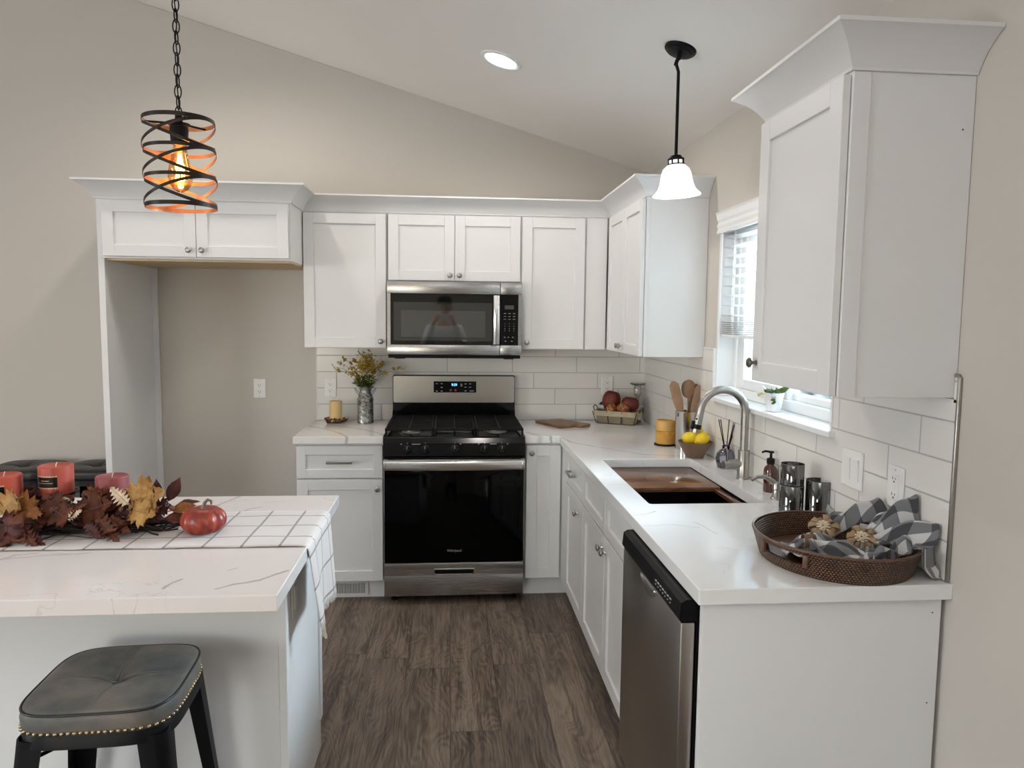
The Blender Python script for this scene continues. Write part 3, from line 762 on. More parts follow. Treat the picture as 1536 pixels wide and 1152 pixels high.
# cooktop
mb = MB(); mb.box(x0, x1, -.668, -.055, .900, .918, .006, 2); mb.box(x0+.012, x1-.012, -.10, -.055, .915, .945, .004, 2)
ctp = obj('cooktop', mb, 'black', t, 40)
for bx, by, br in ((-1.44, -.50, .045), (-1.44, -.21, .036), (-.977, -.50, .045), (-.977, -.21, .036), (xm, -.36, .038)):
    b = obj('burner', MB().lathe([(br+.015, .916), (br+.013, .922), (br, .926), (br, .934)], (bx, by, 0), 28), 'nickel', t, 40)
    obj('burner_cap', MB().lathe([(br-.004, .934), (br-.002, .940), (br-.010, .944), (0, .945)], (bx, by, 0), 28), 'iron', b, 40)
# three cast iron grates
for gi, (ga, gb) in enumerate(((x0+.006, x0+.262), (x0+.266, x1-.266), (x1-.262, x1-.006))):
    mb = MB(); y0_, y1_ = -.645, -.10; zt = .958; w_ = .011
    mb.box(ga, gb, y0_, y0_+w_, zt-.013, zt, .003, 2); mb.box(ga, gb, y1_-w_, y1_, zt-.013, zt, .003, 2)
    mb.box(ga, ga+w_, y0_, y1_, zt-.013, zt, .003, 2); mb.box(gb-w_, gb, y0_, y1_, zt-.013, zt, .003, 2)
    n_ = 13
    for i in range(1, n_):
        yy = y0_+(y1_-y0_)*i/n_
        mb.box(ga+.006, gb-.006, yy-.0035, yy+.0035, zt-.011, zt-.001, .001)
    cxx = (ga+gb)/2; mb.box(cxx-.004, cxx+.004, y0_, y1_, zt-.012, zt+.001, .001)
    for fx in (ga+.006, gb-.006):
        for fy in (y0_+.006, (y0_+y1_)/2, y1_-.006): mb.box(fx-.005, fx+.005, fy-.005, fy+.005, .917, zt-.01, .001)
    obj('grate', mb, 'iron', t)
# backguard
mb = MB(); mb.box(x0+.004, x1-.004, -.075, -.010, .90, 1.199, .010, 3); mb.prism([(-.075, .94), (-.105, .944), (-.075, .985)], x0+.004, x1-.004, Matrix(((0, 0, 1, 0), (1, 0, 0, 0), (0, 1, 0, 0), (0, 0, 0, 1))))
bg = obj('backguard', mb, 'black', t, 40)
mb = MB(); P_ = rrect(x0+.009, x1-.009, 1.032, 1.194, .010)
mb.prism(P_, -.0775, -.070, Matrix(((1, 0, 0, 0), (0, 0, 1, 0), (0, 1, 0, 0), (0, 0, 0, 1)))); obj('face_plate', mb, stainless('brushed_stainless_panel', 'x', (.60, .585, .55), .24), bg)
mb = MB(); mb.box(-1.334, -1.074, -.0795, -.076, 1.094, 1.162, .003, 2); dsp = obj('display_panel', mb, 'black', t)
mb = text_mb('9:29', .020, Matrix.Translation((xm+.0, -.0802, 1.141)) @ TB); obj('clock_digits', mb, 'clock', dsp)
mb = MB()
for i, (px, pz) in enumerate([(-1.315, 1.148), (-1.285, 1.148), (-1.285, 1.125), (-1.315, 1.103), (-1.285, 1.103), (-1.165, 1.145), (-1.14, 1.147), (-1.112, 1.147), (-1.14, 1.127), (-1.112, 1.127), (-1.14, 1.104), (-1.108, 1.104), (-1.095, 1.104), (-1.165, 1.135)]):
    mb.box(px-.006, px+.006, -.0800, -.0794, pz-.0018, pz+.0018)
absorb(dsp, obj('button_print', mb, 'ink', dsp))
mb = MB()
for px in (xm-.022, xm+.008): 
    mb.prism([(px+.007*math.cos(a*PI/8), 1.108+.007*math.sin(a*PI/8)) for a in range(16)], -.0800, -.0794, Matrix(((1, 0, 0, 0), (0, 0, 1, 0), (0, 1, 0, 0), (0, 0, 0, 1))))
absorb(dsp, obj('touch_marks', mb, simple('dim_red_print', (.25, .03, .05), .4), dsp))

# ------------------------------------------------------------------ microwave
t = thing('microwave_oven', 'stainless over-the-range microwave oven with black glass door', 'microwave', (xm, -.2, 1.33))
mb = MB(); mb.box(x0+.001, x1-.001, -.375, -.001, 1.338, 1.753, .002); obj('body', mb, 'blackm', t)
spx = -.953
mb = MB()
zf0, zf1 = 1.341, 1.751; gz0, gz1 = 1.398, 1.683
gx0, gx1 = x0+.020, x1-.020
YF, YB = -.412, -.376
mb.box(x0, spx-.001, YF, YB, gz1, zf1, .003, 2); mb.box(x0, spx-.001, YF, YB, zf0, gz0, .003, 2); mb.box(x0, gx0, YF, YB, gz0-.002, gz1+.002, .001)
door = obj('door', mb, 'ss', t, 30)
mb = MB(); mb.box(gx0-.001, spx-.001, YF+.003, YB, gz0-.001, gz1+.001, .002); obj('door_glass', mb, simple('black_microwave_glass', (.004, .004, .004), .03, ior=1.7), door)
mb = MB(); mb.box(gx0+.016, spx-.045, YF+.0022, YF+.0040, gz0+.022, gz1-.047, .001); obj('window_screen', mb, simple('dark_window_screen', (.020, .022, .021), .03, ior=2.1), door)
mb = MB(); mb.box(gx0+.056, spx-.083, YF+.0016, YF+.0024, gz0+.042, gz1-.092, .001); obj('inner_window', mb, simple('grey_inner_window', (.030, .033, .031), .03, ior=2.6), door)
mb = MB()
mb.grid(lambda u, v: Vector((spx-.023+.0175*math.cos(v*2*PI), YF-.030-.012*math.sin(PI*u)+.006*math.sin(v*2*PI), gz0+.006+(gz1-gz0-.012)*u)), 16, 14)
for zz in (gz0+.012, gz1-.018): mb.box(spx-.036, spx-.010, YF-.03, YF+.006, zz-.008, zz+.008, .003, 2)
obj('handle', mb, 'ssb', door, 60)
mb = text_mb('Whirlpool', .013, Matrix.Translation((xm+.01, YF-.0004, 1.727)) @ TB); obj('logo', mb, simple('etched_grey', (.30, .30, .30), .4), door)
mb = MB(); mb.box(spx+.001, x1, YF, YB, gz1, zf1, .003, 2); mb.box(spx+.001, x1, YF, YB, zf0, gz0, .003, 2); mb.box(gx1, x1, YF, YB, gz0-.002, gz1+.002, .001)
pn = obj('control_panel', mb, 'ss', t, 30)
mb = MB(); mb.box(spx+.002, gx1+.001, YF+.003, YB, gz0-.001, gz1+.001, .003, 2); obj('keypad', mb, 'black', pn)
mb = MB(); mb.box(-.928, -.876, YF+.0022, YF+.004, 1.601, 1.623); obj('display', mb, simple('lcd_grey', (.07, .075, .075), .2), pn)
mb = MB()
for j, zz in enumerate((1.577, 1.561, 1.545, 1.520, 1.506, 1.492, 1.480)):
    for i in range(3):
        ww = .007 if j < 3 else .0022
        cx_ = -.928+.0255*i+.002
        mb.box(cx_-ww, cx_+ww, YF+.0020, YF+.0036, zz-.0022, zz+.0022)
for cx_, zz in ((-.926, 1.443), (-.880, 1.443), (-.905, 1.443), (-.922, 1.421), (-.886, 1.421)): mb.box(cx_-.005, cx_+.005, YF+.0020, YF+.0036, zz-.003, zz+.003)
absorb(pn, obj('key_print', mb, simple('dim_key_print', (.16, .16, .16), .5), pn))
mb = MB(); mb.box(x0+.006, x1-.006, -.405, -.02, 1.322, 1.339, .002)
for a in (x0+.04, x1-.10): mb.box(a, a+.06, -.39, -.34, 1.317, 1.324, .003)
obj('vent_tray', mb, 'blackm', t)

# ------------------------------------------------------------------ dishwasher
t = thing('dishwasher', 'stainless dishwasher with black control strip at the end of the right run', 'dishwasher', (-.33, -2.57, 0))
obj('tub', MB().box(-.61, -.03, -2.872, -2.262, .02, .868, .002), 'blackm', t)
mb = MB(); mb.box(-.667, -.630, -2.870, -2.266, .115, .812, .004, 2); obj('door', mb, 'ssv', t, 30)
mb = MB(); mb.box(-.628, -.608, -2.872, -2.264, .10, .868); obj('door_liner', mb, 'blackm', t)
mb = MB()
mb.prism([(-.628, .814), (-.667, .814), (-.672, .822), (-.668, .862), (-.655, .870), (-.628, .870)], -2.870, -2.266, M_xz); cp = obj('control_strip', mb, 'blackm', t)
mb = MB()
mb.grid(lambda u, v: Vector((-.6675-.004*math.sin(PI*v), -2.57+(.075*(2*u-1)), .808-.040*v*math.sqrt(max(0.0, 1-(2*u-1)**2)))), 24, 8)
obj('handle_pocket', mb, 'ssb', t, 60, solid=.001)
mb = MB()
for i in range(7):
    y = -2.66-.022*i; mb.box(-.6725, -.670, y-.006, y+.006, .842, .8445); mb.box(-.6725, -.670, y-.003, y+.003, .832, .834)
absorb(cp, obj('button_print', mb, 'ink', cp))
obj('kick_plate', MB().box(-.60, -.585, -2.870, -2.264, 0, .10), 'blackm', t)

# ------------------------------------------------------------------ sink
t = thing('kitchen_sink', 'black undermount workstation sink set in the right countertop', 'sink', (-.333, -1.705, .66))
mb = MB(); H0 = rrect(-.549, -.117, -2.118, -1.294, .018); H1 = rrect(-.535, -.131, -2.104, -1.308, .018); H2 = rrect(-.530, -.136, -2.098, -1.313, .025)
bm = mb.bm; n = len(H0)
rings = [[bm.verts.new((x, y, z)) for x, y in P] for P, z in ((rrect(-.57, -.10, -2.135, -1.28, .02), .873), (H0, .873), (H0, .852), (H1, .850), (H2, .67), (rrect(-.51, -.155, -2.08, -1.33, .04), .655))]
for A, B in zip(rings[:-1], rings[1:]):
    for i in range(n): bm.faces.new((A[i], A[(i+1) % n], B[(i+1) % n], B[i]))
bm.faces.new(rings[-1])
sink_m = simple('black_granite_composite', (.012, .011, .011), .35)
mb.nocalc = True
bowl = obj('basin', mb, sink_m, t, 40)
mb = MB(); mb.tube([(x, y, .8515) for x, y in rrect(-.541, -.125, -2.110, -1.302, .016)], .0022, 6, closed=True); obj('rim', mb, 'nickel', t, 60)
obj('drain', MB().lathe([(.045, .656), (.045, .659), (.035, .660), (.03, .657), (0, .657)], (-.33, -1.72, 0), 24), 'nickel', t, 40)
cb = NT('walnut_board'); x_, y_, z_ = cb.xyz(cb.pos()); st = cb.M('FLOOR', cb.M('DIVIDE', y_, .055))
wn_ = cb.N('ShaderNodeTexWhiteNoise', noise_dimensions='1D'); cb.put(wn_.inputs['W'], st)
gr = cb.noise(cb.scale(cb.pos(), (5, 90, 30)), 1.5, 4, .6, .8)
cb.set(col=cb.ramp(cb.M('MULTIPLY_ADD', wn_.outputs[0], .25, cb.M('MULTIPLY', gr, .85)), [(.25, (.055, .022, .010)), (.55, (.15, .062, .030)), (.85, (.27, .135, .07))]), rough=.16, spec=.6); MAT['walnut'] = cb.m
o = obj('cutting_board', MB().box(-.5345, -.1315, -1.702, -1.309, .8745-.020, .875, .003, 2), 'walnut', smooth=30, loc=(-.333, -1.5, .855)); tag(o, 'dark walnut cutting board sitting over the back half of the sink', 'cutting board')
o = obj('sink_strip', MB().box(-.160, -.133, -2.10, -1.706, .8745-.022, .869, .003, 2), 'walnut', smooth=30, loc=(-.147, -1.9, .855)); tag(o, 'narrow dark brown strip along the window side of the open sink', 'sink strip')  # dark brown bar along the window-side ledge of the basin

# ------------------------------------------------------------------ faucet
t = thing('kitchen_faucet', 'tall brushed nickel gooseneck pull-down kitchen faucet', 'faucet', (-.048, -1.722, CT))
fx, fy = -.048, -1.722
obj('base', MB().lathe([(.0265, CT), (.0265, CT+.006), (.0235, CT+.009), (.0235, CT+.116), (.022, CT+.118), (.0175, CT+.1185)], (fx, fy, 0), 32), 'nickel', t, 40)
r_ = .093; zc_ = 1.293-.016-r_
pts = [(fx, fy, CT+.11), (fx, fy, zc_)]+[(fx-r_+r_*math.cos(a), fy, zc_+r_*math.sin(a)) for a in [R(8*i) for i in range(1, 22)]]
ex, ez = pts[-1][0], pts[-1][2]; dx, dz = -math.sin(R(168))*1.0, math.cos(R(168))
pts.append((ex-.006, fy, ez-.03))
obj('gooseneck', MB().tube(pts, .0160, 24), 'nickel', t, 60)
sh = obj('spray_head', MB().tube([(ex-.006, fy, ez-.028), (ex-.008, fy, ez-.035), (ex-.013, fy, ez-.060), (ex-.020, fy, ez-.100)], [.0172, .0178, .0182, .0192], 24), 'nickel', t, 60)
mb = MB(); mb.tube([(ex-.0145, fy, ez-.066), (ex-.018, fy, ez-.084)], [.0196, .0202], 24); mb.mbox((.010, .02, .034), Matrix.Translation((ex-.034, fy-.006, ez-.068)) @ Matrix.Rotation(R(12), 4, 'Y'), .003)
obj('spray_button', mb, 'blackplastic', sh, 50)
mb = MB(); mb.ellipsoid((ex-.018, fy-.010, ez-.044), .0065, .0065, .0065, 14); obj('magnet_ball', mb, 'blackplastic', sh, 180)
mb = MB(); mb.cyl((fx, fy, .978), (fx-.060, fy-.004, .974), .0185, 24); mb.cyl((fx-.060, fy-.004, .974), (fx-.085, fy-.006, .972), .0170, 24)
hd = obj('handle', mb, 'nickel', t, 50)
mb = MB(); mb.tube([(fx-.072, fy-.01, .985), (fx-.078, fy-.018, 1.02), (fx-.085, fy-.022, 1.045)], [.0045, .004, .0038], 10); obj('lever', mb, 'nickel', hd, 60)
# soap dispenser set in the counter
t = thing('soap_dispenser', 'short brushed nickel curved-spout dispenser mounted in the counter by the sink', 'soap dispenser', (-.062, -2.062, CT))
sx, sy = -.062, -2.062
obj('base', MB().lathe([(.021, CT), (.021, CT+.005), (.015, CT+.012), (.013, CT+.034), (.0165, CT+.038), (.0165, CT+.058), (.014, CT+.062), (0, CT+.062)], (sx, sy, 0), 24), 'nickel', t, 40)
mb = MB(); mb.tube([(sx, sy, CT+.05), (sx-.018, sy, CT+.066), (sx-.045, sy, CT+.082), (sx-.072, sy, CT+.082), (sx-.094, sy, CT+.070)], [.010, .010, .008, .0068, .0055], 14); obj('spout', mb, 'nickel', t, 60)

# ------------------------------------------------------------------ island
t = thing('kitchen_island', 'white kitchen island with panelled end under a quartz top', 'island', (-2.6, -2.3, 0))
mb = MB(); mb.box(-3.35, -1.706, -2.525, -1.985, .0, .8745, .001); obj('body', mb, 'cab', t)
mb = MB(); mb.box(-1.714, -1.690, -2.537, -2.507, 0, .8745, .002); obj('corner_post', mb, 'cab', t)
mb = MB(); mb.box(-3.35, -1.714, -2.533, -2.525, 0, .8745, .001); obj('back_panel', mb, 'cab', t)
mb = MB(); mb.box(-1.706, -1.697, -2.507, -1.985, .0, .8745, .001); mb.box(-1.706, -1.690, -2.02, -1.980, .115, .8745, .0015)
obj('end_panel', mb, 'cab', t)
obj('toe_kick', MB().box(-3.35, -1.70, -2.02, -1.975, 0, .005), 'cab', t)
o = slab('island_top', [(-3.50, -2.897), (-1.630, -2.897), (-1.630, -1.940), (-3.50, -1.940)], .8745, CT, 'quartz_i'); tag(o, 'white veined quartz top on the kitchen island', 'countertop')
t = thing('wall_outlet', 'outlet on the island end panel half hidden by the hanging runner', 'outlet', (-1.697, -2.41, .725))
MZ = Matrix.Rotation(R(90), 4, 'Z')
mb = MB(); mb.box(-.037, .037, -.006, 0, -.058, .058, .003, 2); mb.tf(Matrix.Translation((-1.697, -2.41, .725)) @ MZ); obj('cover_plate', mb, 'outlet', t)
mb = MB(); mb.box(-.0175, .0175, -.009, -.005, -.035, .035, .001); mb.tf(Matrix.Translation((-1.697, -2.41, .725)) @ MZ); obj('device', mb, 'outlet', t)

# table runner
tt = NT('checked_runner_linen'); uvx, uvy, _ = tt.xyz(tt.uv())
def stripes(tt, c, period, phase, wd):
    f = tt.M('ABSOLUTE', tt.M('SUBTRACT', tt.M('FRACT', tt.M('DIVIDE', tt.M('SUBTRACT', c, phase), period)), .5))
    return tt.ramp(f, [(.5-wd/period, 0), (.5-wd/period*.5, 1)])
s1 = stripes(tt, uvx, .104, .094-.052+.010, .0030); s2 = stripes(tt, uvy, .112, .055-.056+.0, .0026)
s1 = stripes(tt, uvx, .104, .0, .0045); s2 = stripes(tt, uvy, .112, .0, .0045)
wv = tt.noise(tt.scale(tt.uv(), (1, 1, 1)), 420, 2)
base = tt.mix(tt.noise(tt.uv(), 12, 3), (.55, .495, .47), (.63, .575, .55))
tt.set(col=tt.mix(tt.M('MAXIMUM', s1, s2), base, (.20, .165, .16)), rough=.95, sheen=.3); tt.bump(wv, .35, .0015); MAT['runner'] = tt.m
LTOP = 1.75; random.seed(3)
def runner(u, v):
    # u along: 0 at the far left end, then over the edge and down; v across
    hang = .045 if v > .5 else 0
    s_ = u*(LTOP+.262); y = -2.542+.375*v
    wob = .0016*math.sin(9*u*PI+5*v)+.0012*mnoise.noise(Vector((s_*6, v*3, 0)))
    rb = .010
    if s_ < LTOP-rb: return Vector((-1.632-LTOP+s_+.0, y, CT+.0030+abs(wob)))
    a = min((s_-(LTOP-rb))/rb, PI/2)
    if (s_-(LTOP-rb)) < rb*PI/2:
        a = (s_-(LTOP-rb))/rb; return Vector((-1.632-rb+rb*math.sin(a)+.003, y, CT+.003-rb+rb*math.cos(a)))
    d = s_-(LTOP-rb)-rb*PI/2
    dd = d/.25
    yy = y + (v-.5)*(-.05*dd) + (.048*dd*(1-v))
    bulge = .010*math.sin(PI*2.5*v+.6)*dd+.012*dd
    return Vector((-1.626+max(0.0, bulge), yy, CT-.007-d*(1.0-.03*v)))
mb = MB(); mb.grid(runner, 150, 22, lambda u, v: (u*(LTOP+.262)-.014, v*.375+.020))
rn = obj('table_runner', mb, 'runner', smooth=180, loc=(-1.63, -2.35, CT), solid=.0012); tag(rn, 'cream table runner with thin dark checks draped over the island end', 'table runner')
mb = MB(); random.seed(8)
for i in range(90):
    v = i/89; p = runner(1.0, v); l = random.uniform(.008, .020)
    q = p+Vector((random.uniform(-.003, .003), random.uniform(-.003, .003), -l)); mb.tube([p, (p+q)/2+Vector((0, random.uniform(-.002, .002), 0)), q], .0007, 4)
o = obj('fringe', mb, simple('cream_thread', (.68, .64, .58), .9), rn); o['kind'] = 'stuff'
mb = MB(); p = runner(1.0, .06)
for k in range(14): mb.tube([p+Vector((0, .006, .02)), p+Vector((random.uniform(-.006, .006), .02+random.uniform(-.008, .008), -.02)), p+Vector((random.uniform(-.01, .01), .03+random.uniform(-.014, .012), -.052))], .0009, 4)
o = obj('tassel', mb, simple('cream_tassel', (.60, .55, .45), .9), rn); o['kind'] = 'stuff'

# ------------------------------------------------------------------ bar stools
lt = NT('grey_leather'); f = lt.noise(lt.obj(), 7, 4, .6); g_ = lt.noise(lt.obj(), 30, 3)
lt.set(col=lt.mix(lt.ramp(f, [(.38, 0), (.64, 1)]), (.080, .086, .084), (.185, .160, .135)), rough=lt.M('MULTIPLY_ADD', g_, .25, .38), spec=.45); lt.bump(lt.noise(lt.obj(), 160, 3), .15, .001); MAT['leather'] = lt.m
lt = NT('black_leather'); lt.set(col=(.014, .012, .012), rough=.38); lt.bump(lt.noise(lt.obj(), 160, 3), .1, .001); MAT['leather_k'] = lt.m
MAT['brass'] = simple('antique_brass', (.42, .33, .20), .35, 1.0)
def sq(a, hx, hy, n=4.2):
    c, s = math.cos(a), math.sin(a)
    k = (abs(c)**n+abs(s)**n)**(-1/n); return hx*k*c, hy*k*s
def make_stool(label, leather='leather', hx=.168, hy=.172, zt=.672, full=True, sp=.055):
    t = thing('bar_stool', label, 'stool', (0, 0, 0))
    zb = zt-.052
    # cushion
    mb = MB(); N_ = 64; prof = [(1.0, zb), (1.012, zb+.012), (1.02, zb+.030), (1.005, zb+.044), (.985, zb+.050), (.93, zb+.0545), (.80, zb+.058), (.6, zb+.0585), (.4, zb+.056), (.25, zb+.051), (.12, zb+.042), (.05, zb+.036)]
    def zadd(k, a):
        # quilting seams pull the top down along both centre lines
        if k < .9: 
            q = min(abs(math.sin(a)), abs(math.cos(a)))*k
            return -.005*math.exp(-(q/.05)**2)
        return .004*(math.cos(4*a) < -5)
    rings = []
    for k, z in prof:
        rings.append([mb.bm.verts.new((*sq(2*PI*i/N_, hx*k, hy*k, 4.5 if k > .9 else 4.5-2.3*(1-k)), z+zadd(k, 2*PI*i/N_)+(-.004*abs(math.cos(2*2*PI*i/N_))**2*0))) for i in range(N_)])
    for A, B in zip(rings[:-1], rings[1:]):
        for i in range(N_): mb.bm.faces.new((A[i], A[(i+1) % N_], B[(i+1) % N_], B[i]))
    cv = mb.bm.verts.new((0, 0, zb+.035))
    for i in range(N_): mb.bm.faces.new((rings[-1][i], rings[-1][(i+1) % N_], cv))
    mb.bm.faces.new(list(reversed(rings[0])))
    cu = obj('cushion', mb, leather, t, 180)
    mb = MB(); mb.tube([(*sq(2*PI*i/96, hx*1.003, hy*1.003, 4.5), zb+.0475) for i in range(96)], .0030, 8, closed=True); obj('piping', mb, 'leather_k', cu, 180)
    if full:
        mb = MB()
        for d in ((1, 0), (0, 1)):
            for s_ in (-1, 1):
                for o_ in (-.004, .004):
                    pts = []
                    for i in range(12):
                        k = .04+.86*i/11; z = zb+.0587-.0055-.022*max(0, 1-k/.3)**2+.0012
                        pts.append((d[0]*hx*k*s_+o_*d[1], d[1]*hy*k*s_+o_*d[0], z))
                    mb.tube(pts, .0006, 4)
        obj('seams', mb, simple('seam_thread', (.24, .22, .19), .8), cu, 180)
    # nail heads
    if full:
        mb = MB(); n = 84
        for i in range(n):
            x, y = sq(2*PI*i/n, hx*1.008, hy*1.008, 4.5)
            mb.ellipsoid((x, y, zb+.006), .0052, .0052, .0048, 8)
        obj('nail_heads', mb, 'brass', t, 180)
    # seat pan / apron
    mb = MB(); N2 = 64
    rr = [[mb.bm.verts.new((*sq(2*PI*i/N2, hx*k, hy*k, 4.5), z)) for i in range(N2)] for k, z in ((.98, zb+.003), (1.0, zb-.004), (1.025, zb-.030), (1.0, zb-.031), (.95, zb-.006))]
    for A, B in zip(rr[:-1], rr[1:]):
        for i in range(N2): mb.bm.faces.new((A[i], A[(i+1) % N2], B[(i+1) % N2], B[i]))
    mb.bm.faces.new(rr[-1])
    obj('seat_frame', mb, 'blackm', t, 50)
    # four splayed folded-steel legs
    for sx in (-1, 1):
        for sy in (-1, 1):
            mb = MB(); secs = []
            for k in range(7):
                f_ = k/6; z = (zb-.014)*(1-f_)+.012*f_
                ox, oy = sx*(hx*.955+sp*f_), sy*(hy*.955+sp*f_); w_ = .062-.026*f_; th = .0035
                arc = [(-w_, 0), (-.024, 0), (-.014, -.0025), (-.0068, -.0068), (-.0025, -.014), (0, -.024), (0, -w_)]
                inn = [(-th, -w_), (-th, -.025), (-.0058, -.0158), (-.0095, -.0095), (-.0158, -.0058), (-.025, -th), (-w_, -th)]
                secs.append([mb.bm.verts.new((ox+sx*a, oy+sy*b, z)) for a, b in arc+inn])
            for A, B in zip(secs[:-1], secs[1:]):
                m_ = len(A)
                for i in range(m_): mb.bm.faces.new((A[i], A[(i+1) % m_], B[(i+1) % m_], B[i]))
            mb.bm.faces.new(secs[0]); mb.bm.faces.new(list(reversed(secs[-1])))
            lg = obj('leg', mb, 'blackm', t, 40)
            mb = MB(); ox, oy = sx*(hx*.975+sp-.014), sy*(hy*.975+sp-.014); mb.box(ox-.018, ox+.018, oy-.018, oy+.018, 0, .018, .004, 2); obj('rubber_foot', mb, 'blackplastic', lg)
    for z, ins in ((.24, .030),):
        f_ = 1-z/zb; e = sp*f_
        for sx in (-1, 1): obj('footrest', MB().box(sx*(hx*.975+e)-.010-.004*sx, sx*(hx*.975+e)+.010-.006*sx, -(hy*.975+e), hy*.975+e, z-.012, z+.012, .003, 2), 'blackm', t)
        for sy in (-1, 1): obj('footrest', MB().box(-(hx*.975+e), hx*.975+e, sy*(hy*.975+e)-.010-.006*sy, sy*(hy*.975+e)+.010-.006*sy, z-.012, z+.012, .003, 2), 'blackm', t)
    mb = MB(); z = .52; e = .10
    mb.tube([(-hx*.88, -hy*.88, z+.03), (0, 0, z+.045), (hx*.88, hy*.88, z+.03)], .008, 8, flat=.4); mb.tube([(-hx*.88, hy*.88, z+.03), (0, 0, z+.037), (hx*.88, -hy*.88, z+.03)], .008, 8, flat=.4)
    obj('cross_brace', mb, 'blackm', t, 50)
    return t
s = make_stool('bar stool with grey leather cushion and brass nail heads, tucked under the island')
place(s, (-2.046, -2.772, 0), R(3.0))
s2 = make_stool('black cushioned bar stool by the wall, further left of the two dark stools', 'leather_k', full=False, zt=.690, sp=.025)
place(s2, (-3.63, -.25, 0), 0)
s3 = copy_tree(s2); s3['label'] = 'black cushioned bar stool by the wall, right beside the refrigerator side panel'; place(s3, (-3.232, -.25, 0), 0)

# ------------------------------------------------------------------ lights
t = thing('recessed_light', 'round recessed ceiling light, switched on', 'ceiling light', (-1.004, -1.036, ceil_z(-1.004)))
tilt = Matrix.Translation((-1.004, -1.036, ceil_z(-1.004))) @ Matrix.Rotation(math.atan(.2925), 4, 'Y')
mb = MB().lathe([(.100, 0), (.100, -.004), (.095, -.008), (.078, -.006), (.073, .001)], n=40, mat=tilt, caps=False); obj('trim_ring', mb, 'trim', t, 50)
mb = MB().lathe([(.074, -.001), (.072, -.005), (0, -.006)], n=40, mat=tilt); obj('diffuser', mb, 'lamp_on', t, 50)
# opal glass pendant over the sink
px, py = -.378, -1.782; cz = ceil_z(px)
t = thing('pendant_light', 'black rod pendant light with a white bell glass shade over the sink counter', 'pendant light', (px, py, cz))
Mc = Matrix.Translation((px, py, cz)) @ Matrix.Rotation(math.atan(.2925), 4, 'Y')
mb = MB().lathe([(.060, 0), (.060, -.008), (.056, -.013), (.050, -.015), (.047, -.020), (.020, -.026), (0, -.027)], n=40, mat=Mc); obj('canopy', mb, 'blackm', t, 40)
mb = MB(); mb.ellipsoid((px-.006, py, cz-.032), .010, .010, .012, 12); mb.tube([(px-.006, py, cz-.03), (px-.014, py, cz-.048), (px-.018, py-.0, cz-.062)], .0075, 10); obj('swivel', mb, 'blackm', t, 60)
qx = px-.006
obj('rod', MB().tube([(px-.016, py, cz-.055), (qx, py, cz-.085), (qx, py, 2.160)], .0062, 12), 'blackm', t, 60)
sh_m = Matrix.Translation((qx, py, 2.165)) @ Matrix.Rotation(R(-3), 4, 'Y')
mb = MB().lathe([(.006, .012), (.020, .008), (.024, 0), (.031, -.003), (.031, -.009), (.028, -.010)], n=32, mat=sh_m)
for i in range(8):
    a = 2*PI*i/8; mb.mbox((.006, .004, .022), sh_m @ Matrix.Rotation(a, 4, 'Z') @ Matrix.Translation((.029, 0, -.017)) @ Matrix.Rotation(R(90), 4, 'Z'), .001)
mb.lathe([(.028, -.022), (.033, -.024), (.034, -.029), (.030, -.030)], n=32, mat=sh_m); obj('shade_holder', mb, 'blackm', t, 40)
prof = [(.027, -.010), (.027, -.022), (.036, -.030), (.049, -.042), (.056, -.060), (.060, -.082), (.064, -.100), (.071, -.117), (.082, -.130), (.090, -.137), (.091, -.140), (.087, -.140), (.078, -.131), (.067, -.116), (.060, -.098), (.056, -.080), (.052, -.060), (.045, -.045), (.033, -.034), (.023, -.026), (.023, -.010)]
obj('glass_shade', MB().lathe(prof, n=48, mat=sh_m, caps=False), 'shade_on', t, 60)
d = bpy.data.lights.new('pendant_bulb', 'POINT'); d.energy = 1.2; d.color = (1, .93, .85); d.shadow_soft_size = .03
o = bpy.data.objects.new('pendant_bulb', d); C.objects.link(o); o.location = (qx, py, 2.0)
# cage pendant
px, py = -1.99, -2.40; zt, zb = 2.096, 1.850; rad = .094
t = thing('pendant_light', 'caged bronze strap pendant with amber bulb hanging over the island', 'pendant light', (px, py, ceil_z(px)))
tiltm = Matrix.Translation((px, py, (zt+zb)/2)) @ Matrix.Rotation(R(-.6), 4, 'Y') @ Matrix.Translation((-px, -py, -(zt+zb)/2))
mt = simple('dark_bronze_strap', (.022, .016, .013), .4, .6); mc = simple('copper_inner_strap', (.55, .24, .10), .38, .7)
def strap(zc_, amp, ph, r, w_=.009):
    """flat strap hoop tilted by amp; outer face dark, inner face copper"""
    mb = MB(); bm = mb.bm; n = 72; V = []
    for i in range(n):
        a = 2*PI*i/n; z = zc_+amp*math.cos(a-ph); c, s_ = math.cos(a), math.sin(a)
        V.append([bm.verts.new((px+c*rr, py+s_*rr, z+dz)) for rr, dz in ((r, -w_/2), (r, w_/2), (r-.0014, w_/2), (r-.0014, -w_/2))])
    for i in range(n):
        A, B = V[i], V[(i+1) % n]
        for k in range(4):
            f = bm.faces.new((A[k], B[k], B[(k+1) % 4], A[(k+1) % 4])); f.material_index = 1 if k == 2 else 0
    mb.tf(tiltm); return mb
lv = [zt-.006-(zt-zb-.012)*i/3 for i in range(4)]
cage = obj('top_ring', strap(lv[0], 0, 0, rad, .011), [mt, mc], t, 40)
for i in (1, 2): obj('middle_ring', strap(lv[i], 0, 0, rad-.0015, .0095), [mt, mc], t, 40)
obj('bottom_ring', strap(lv[3], 0, 0, rad, .011), [mt, mc], t, 40)
hstep = (lv[0]-lv[1])/2
for i in range(3):
    zc_ = (lv[i]+lv[i+1])/2
    for sgn in (1, -1): obj('strap', strap(zc_, sgn*hstep*.96, R(-16), rad+.0016*sgn+.0005), [mt, mc], t, 40)
mb = MB()
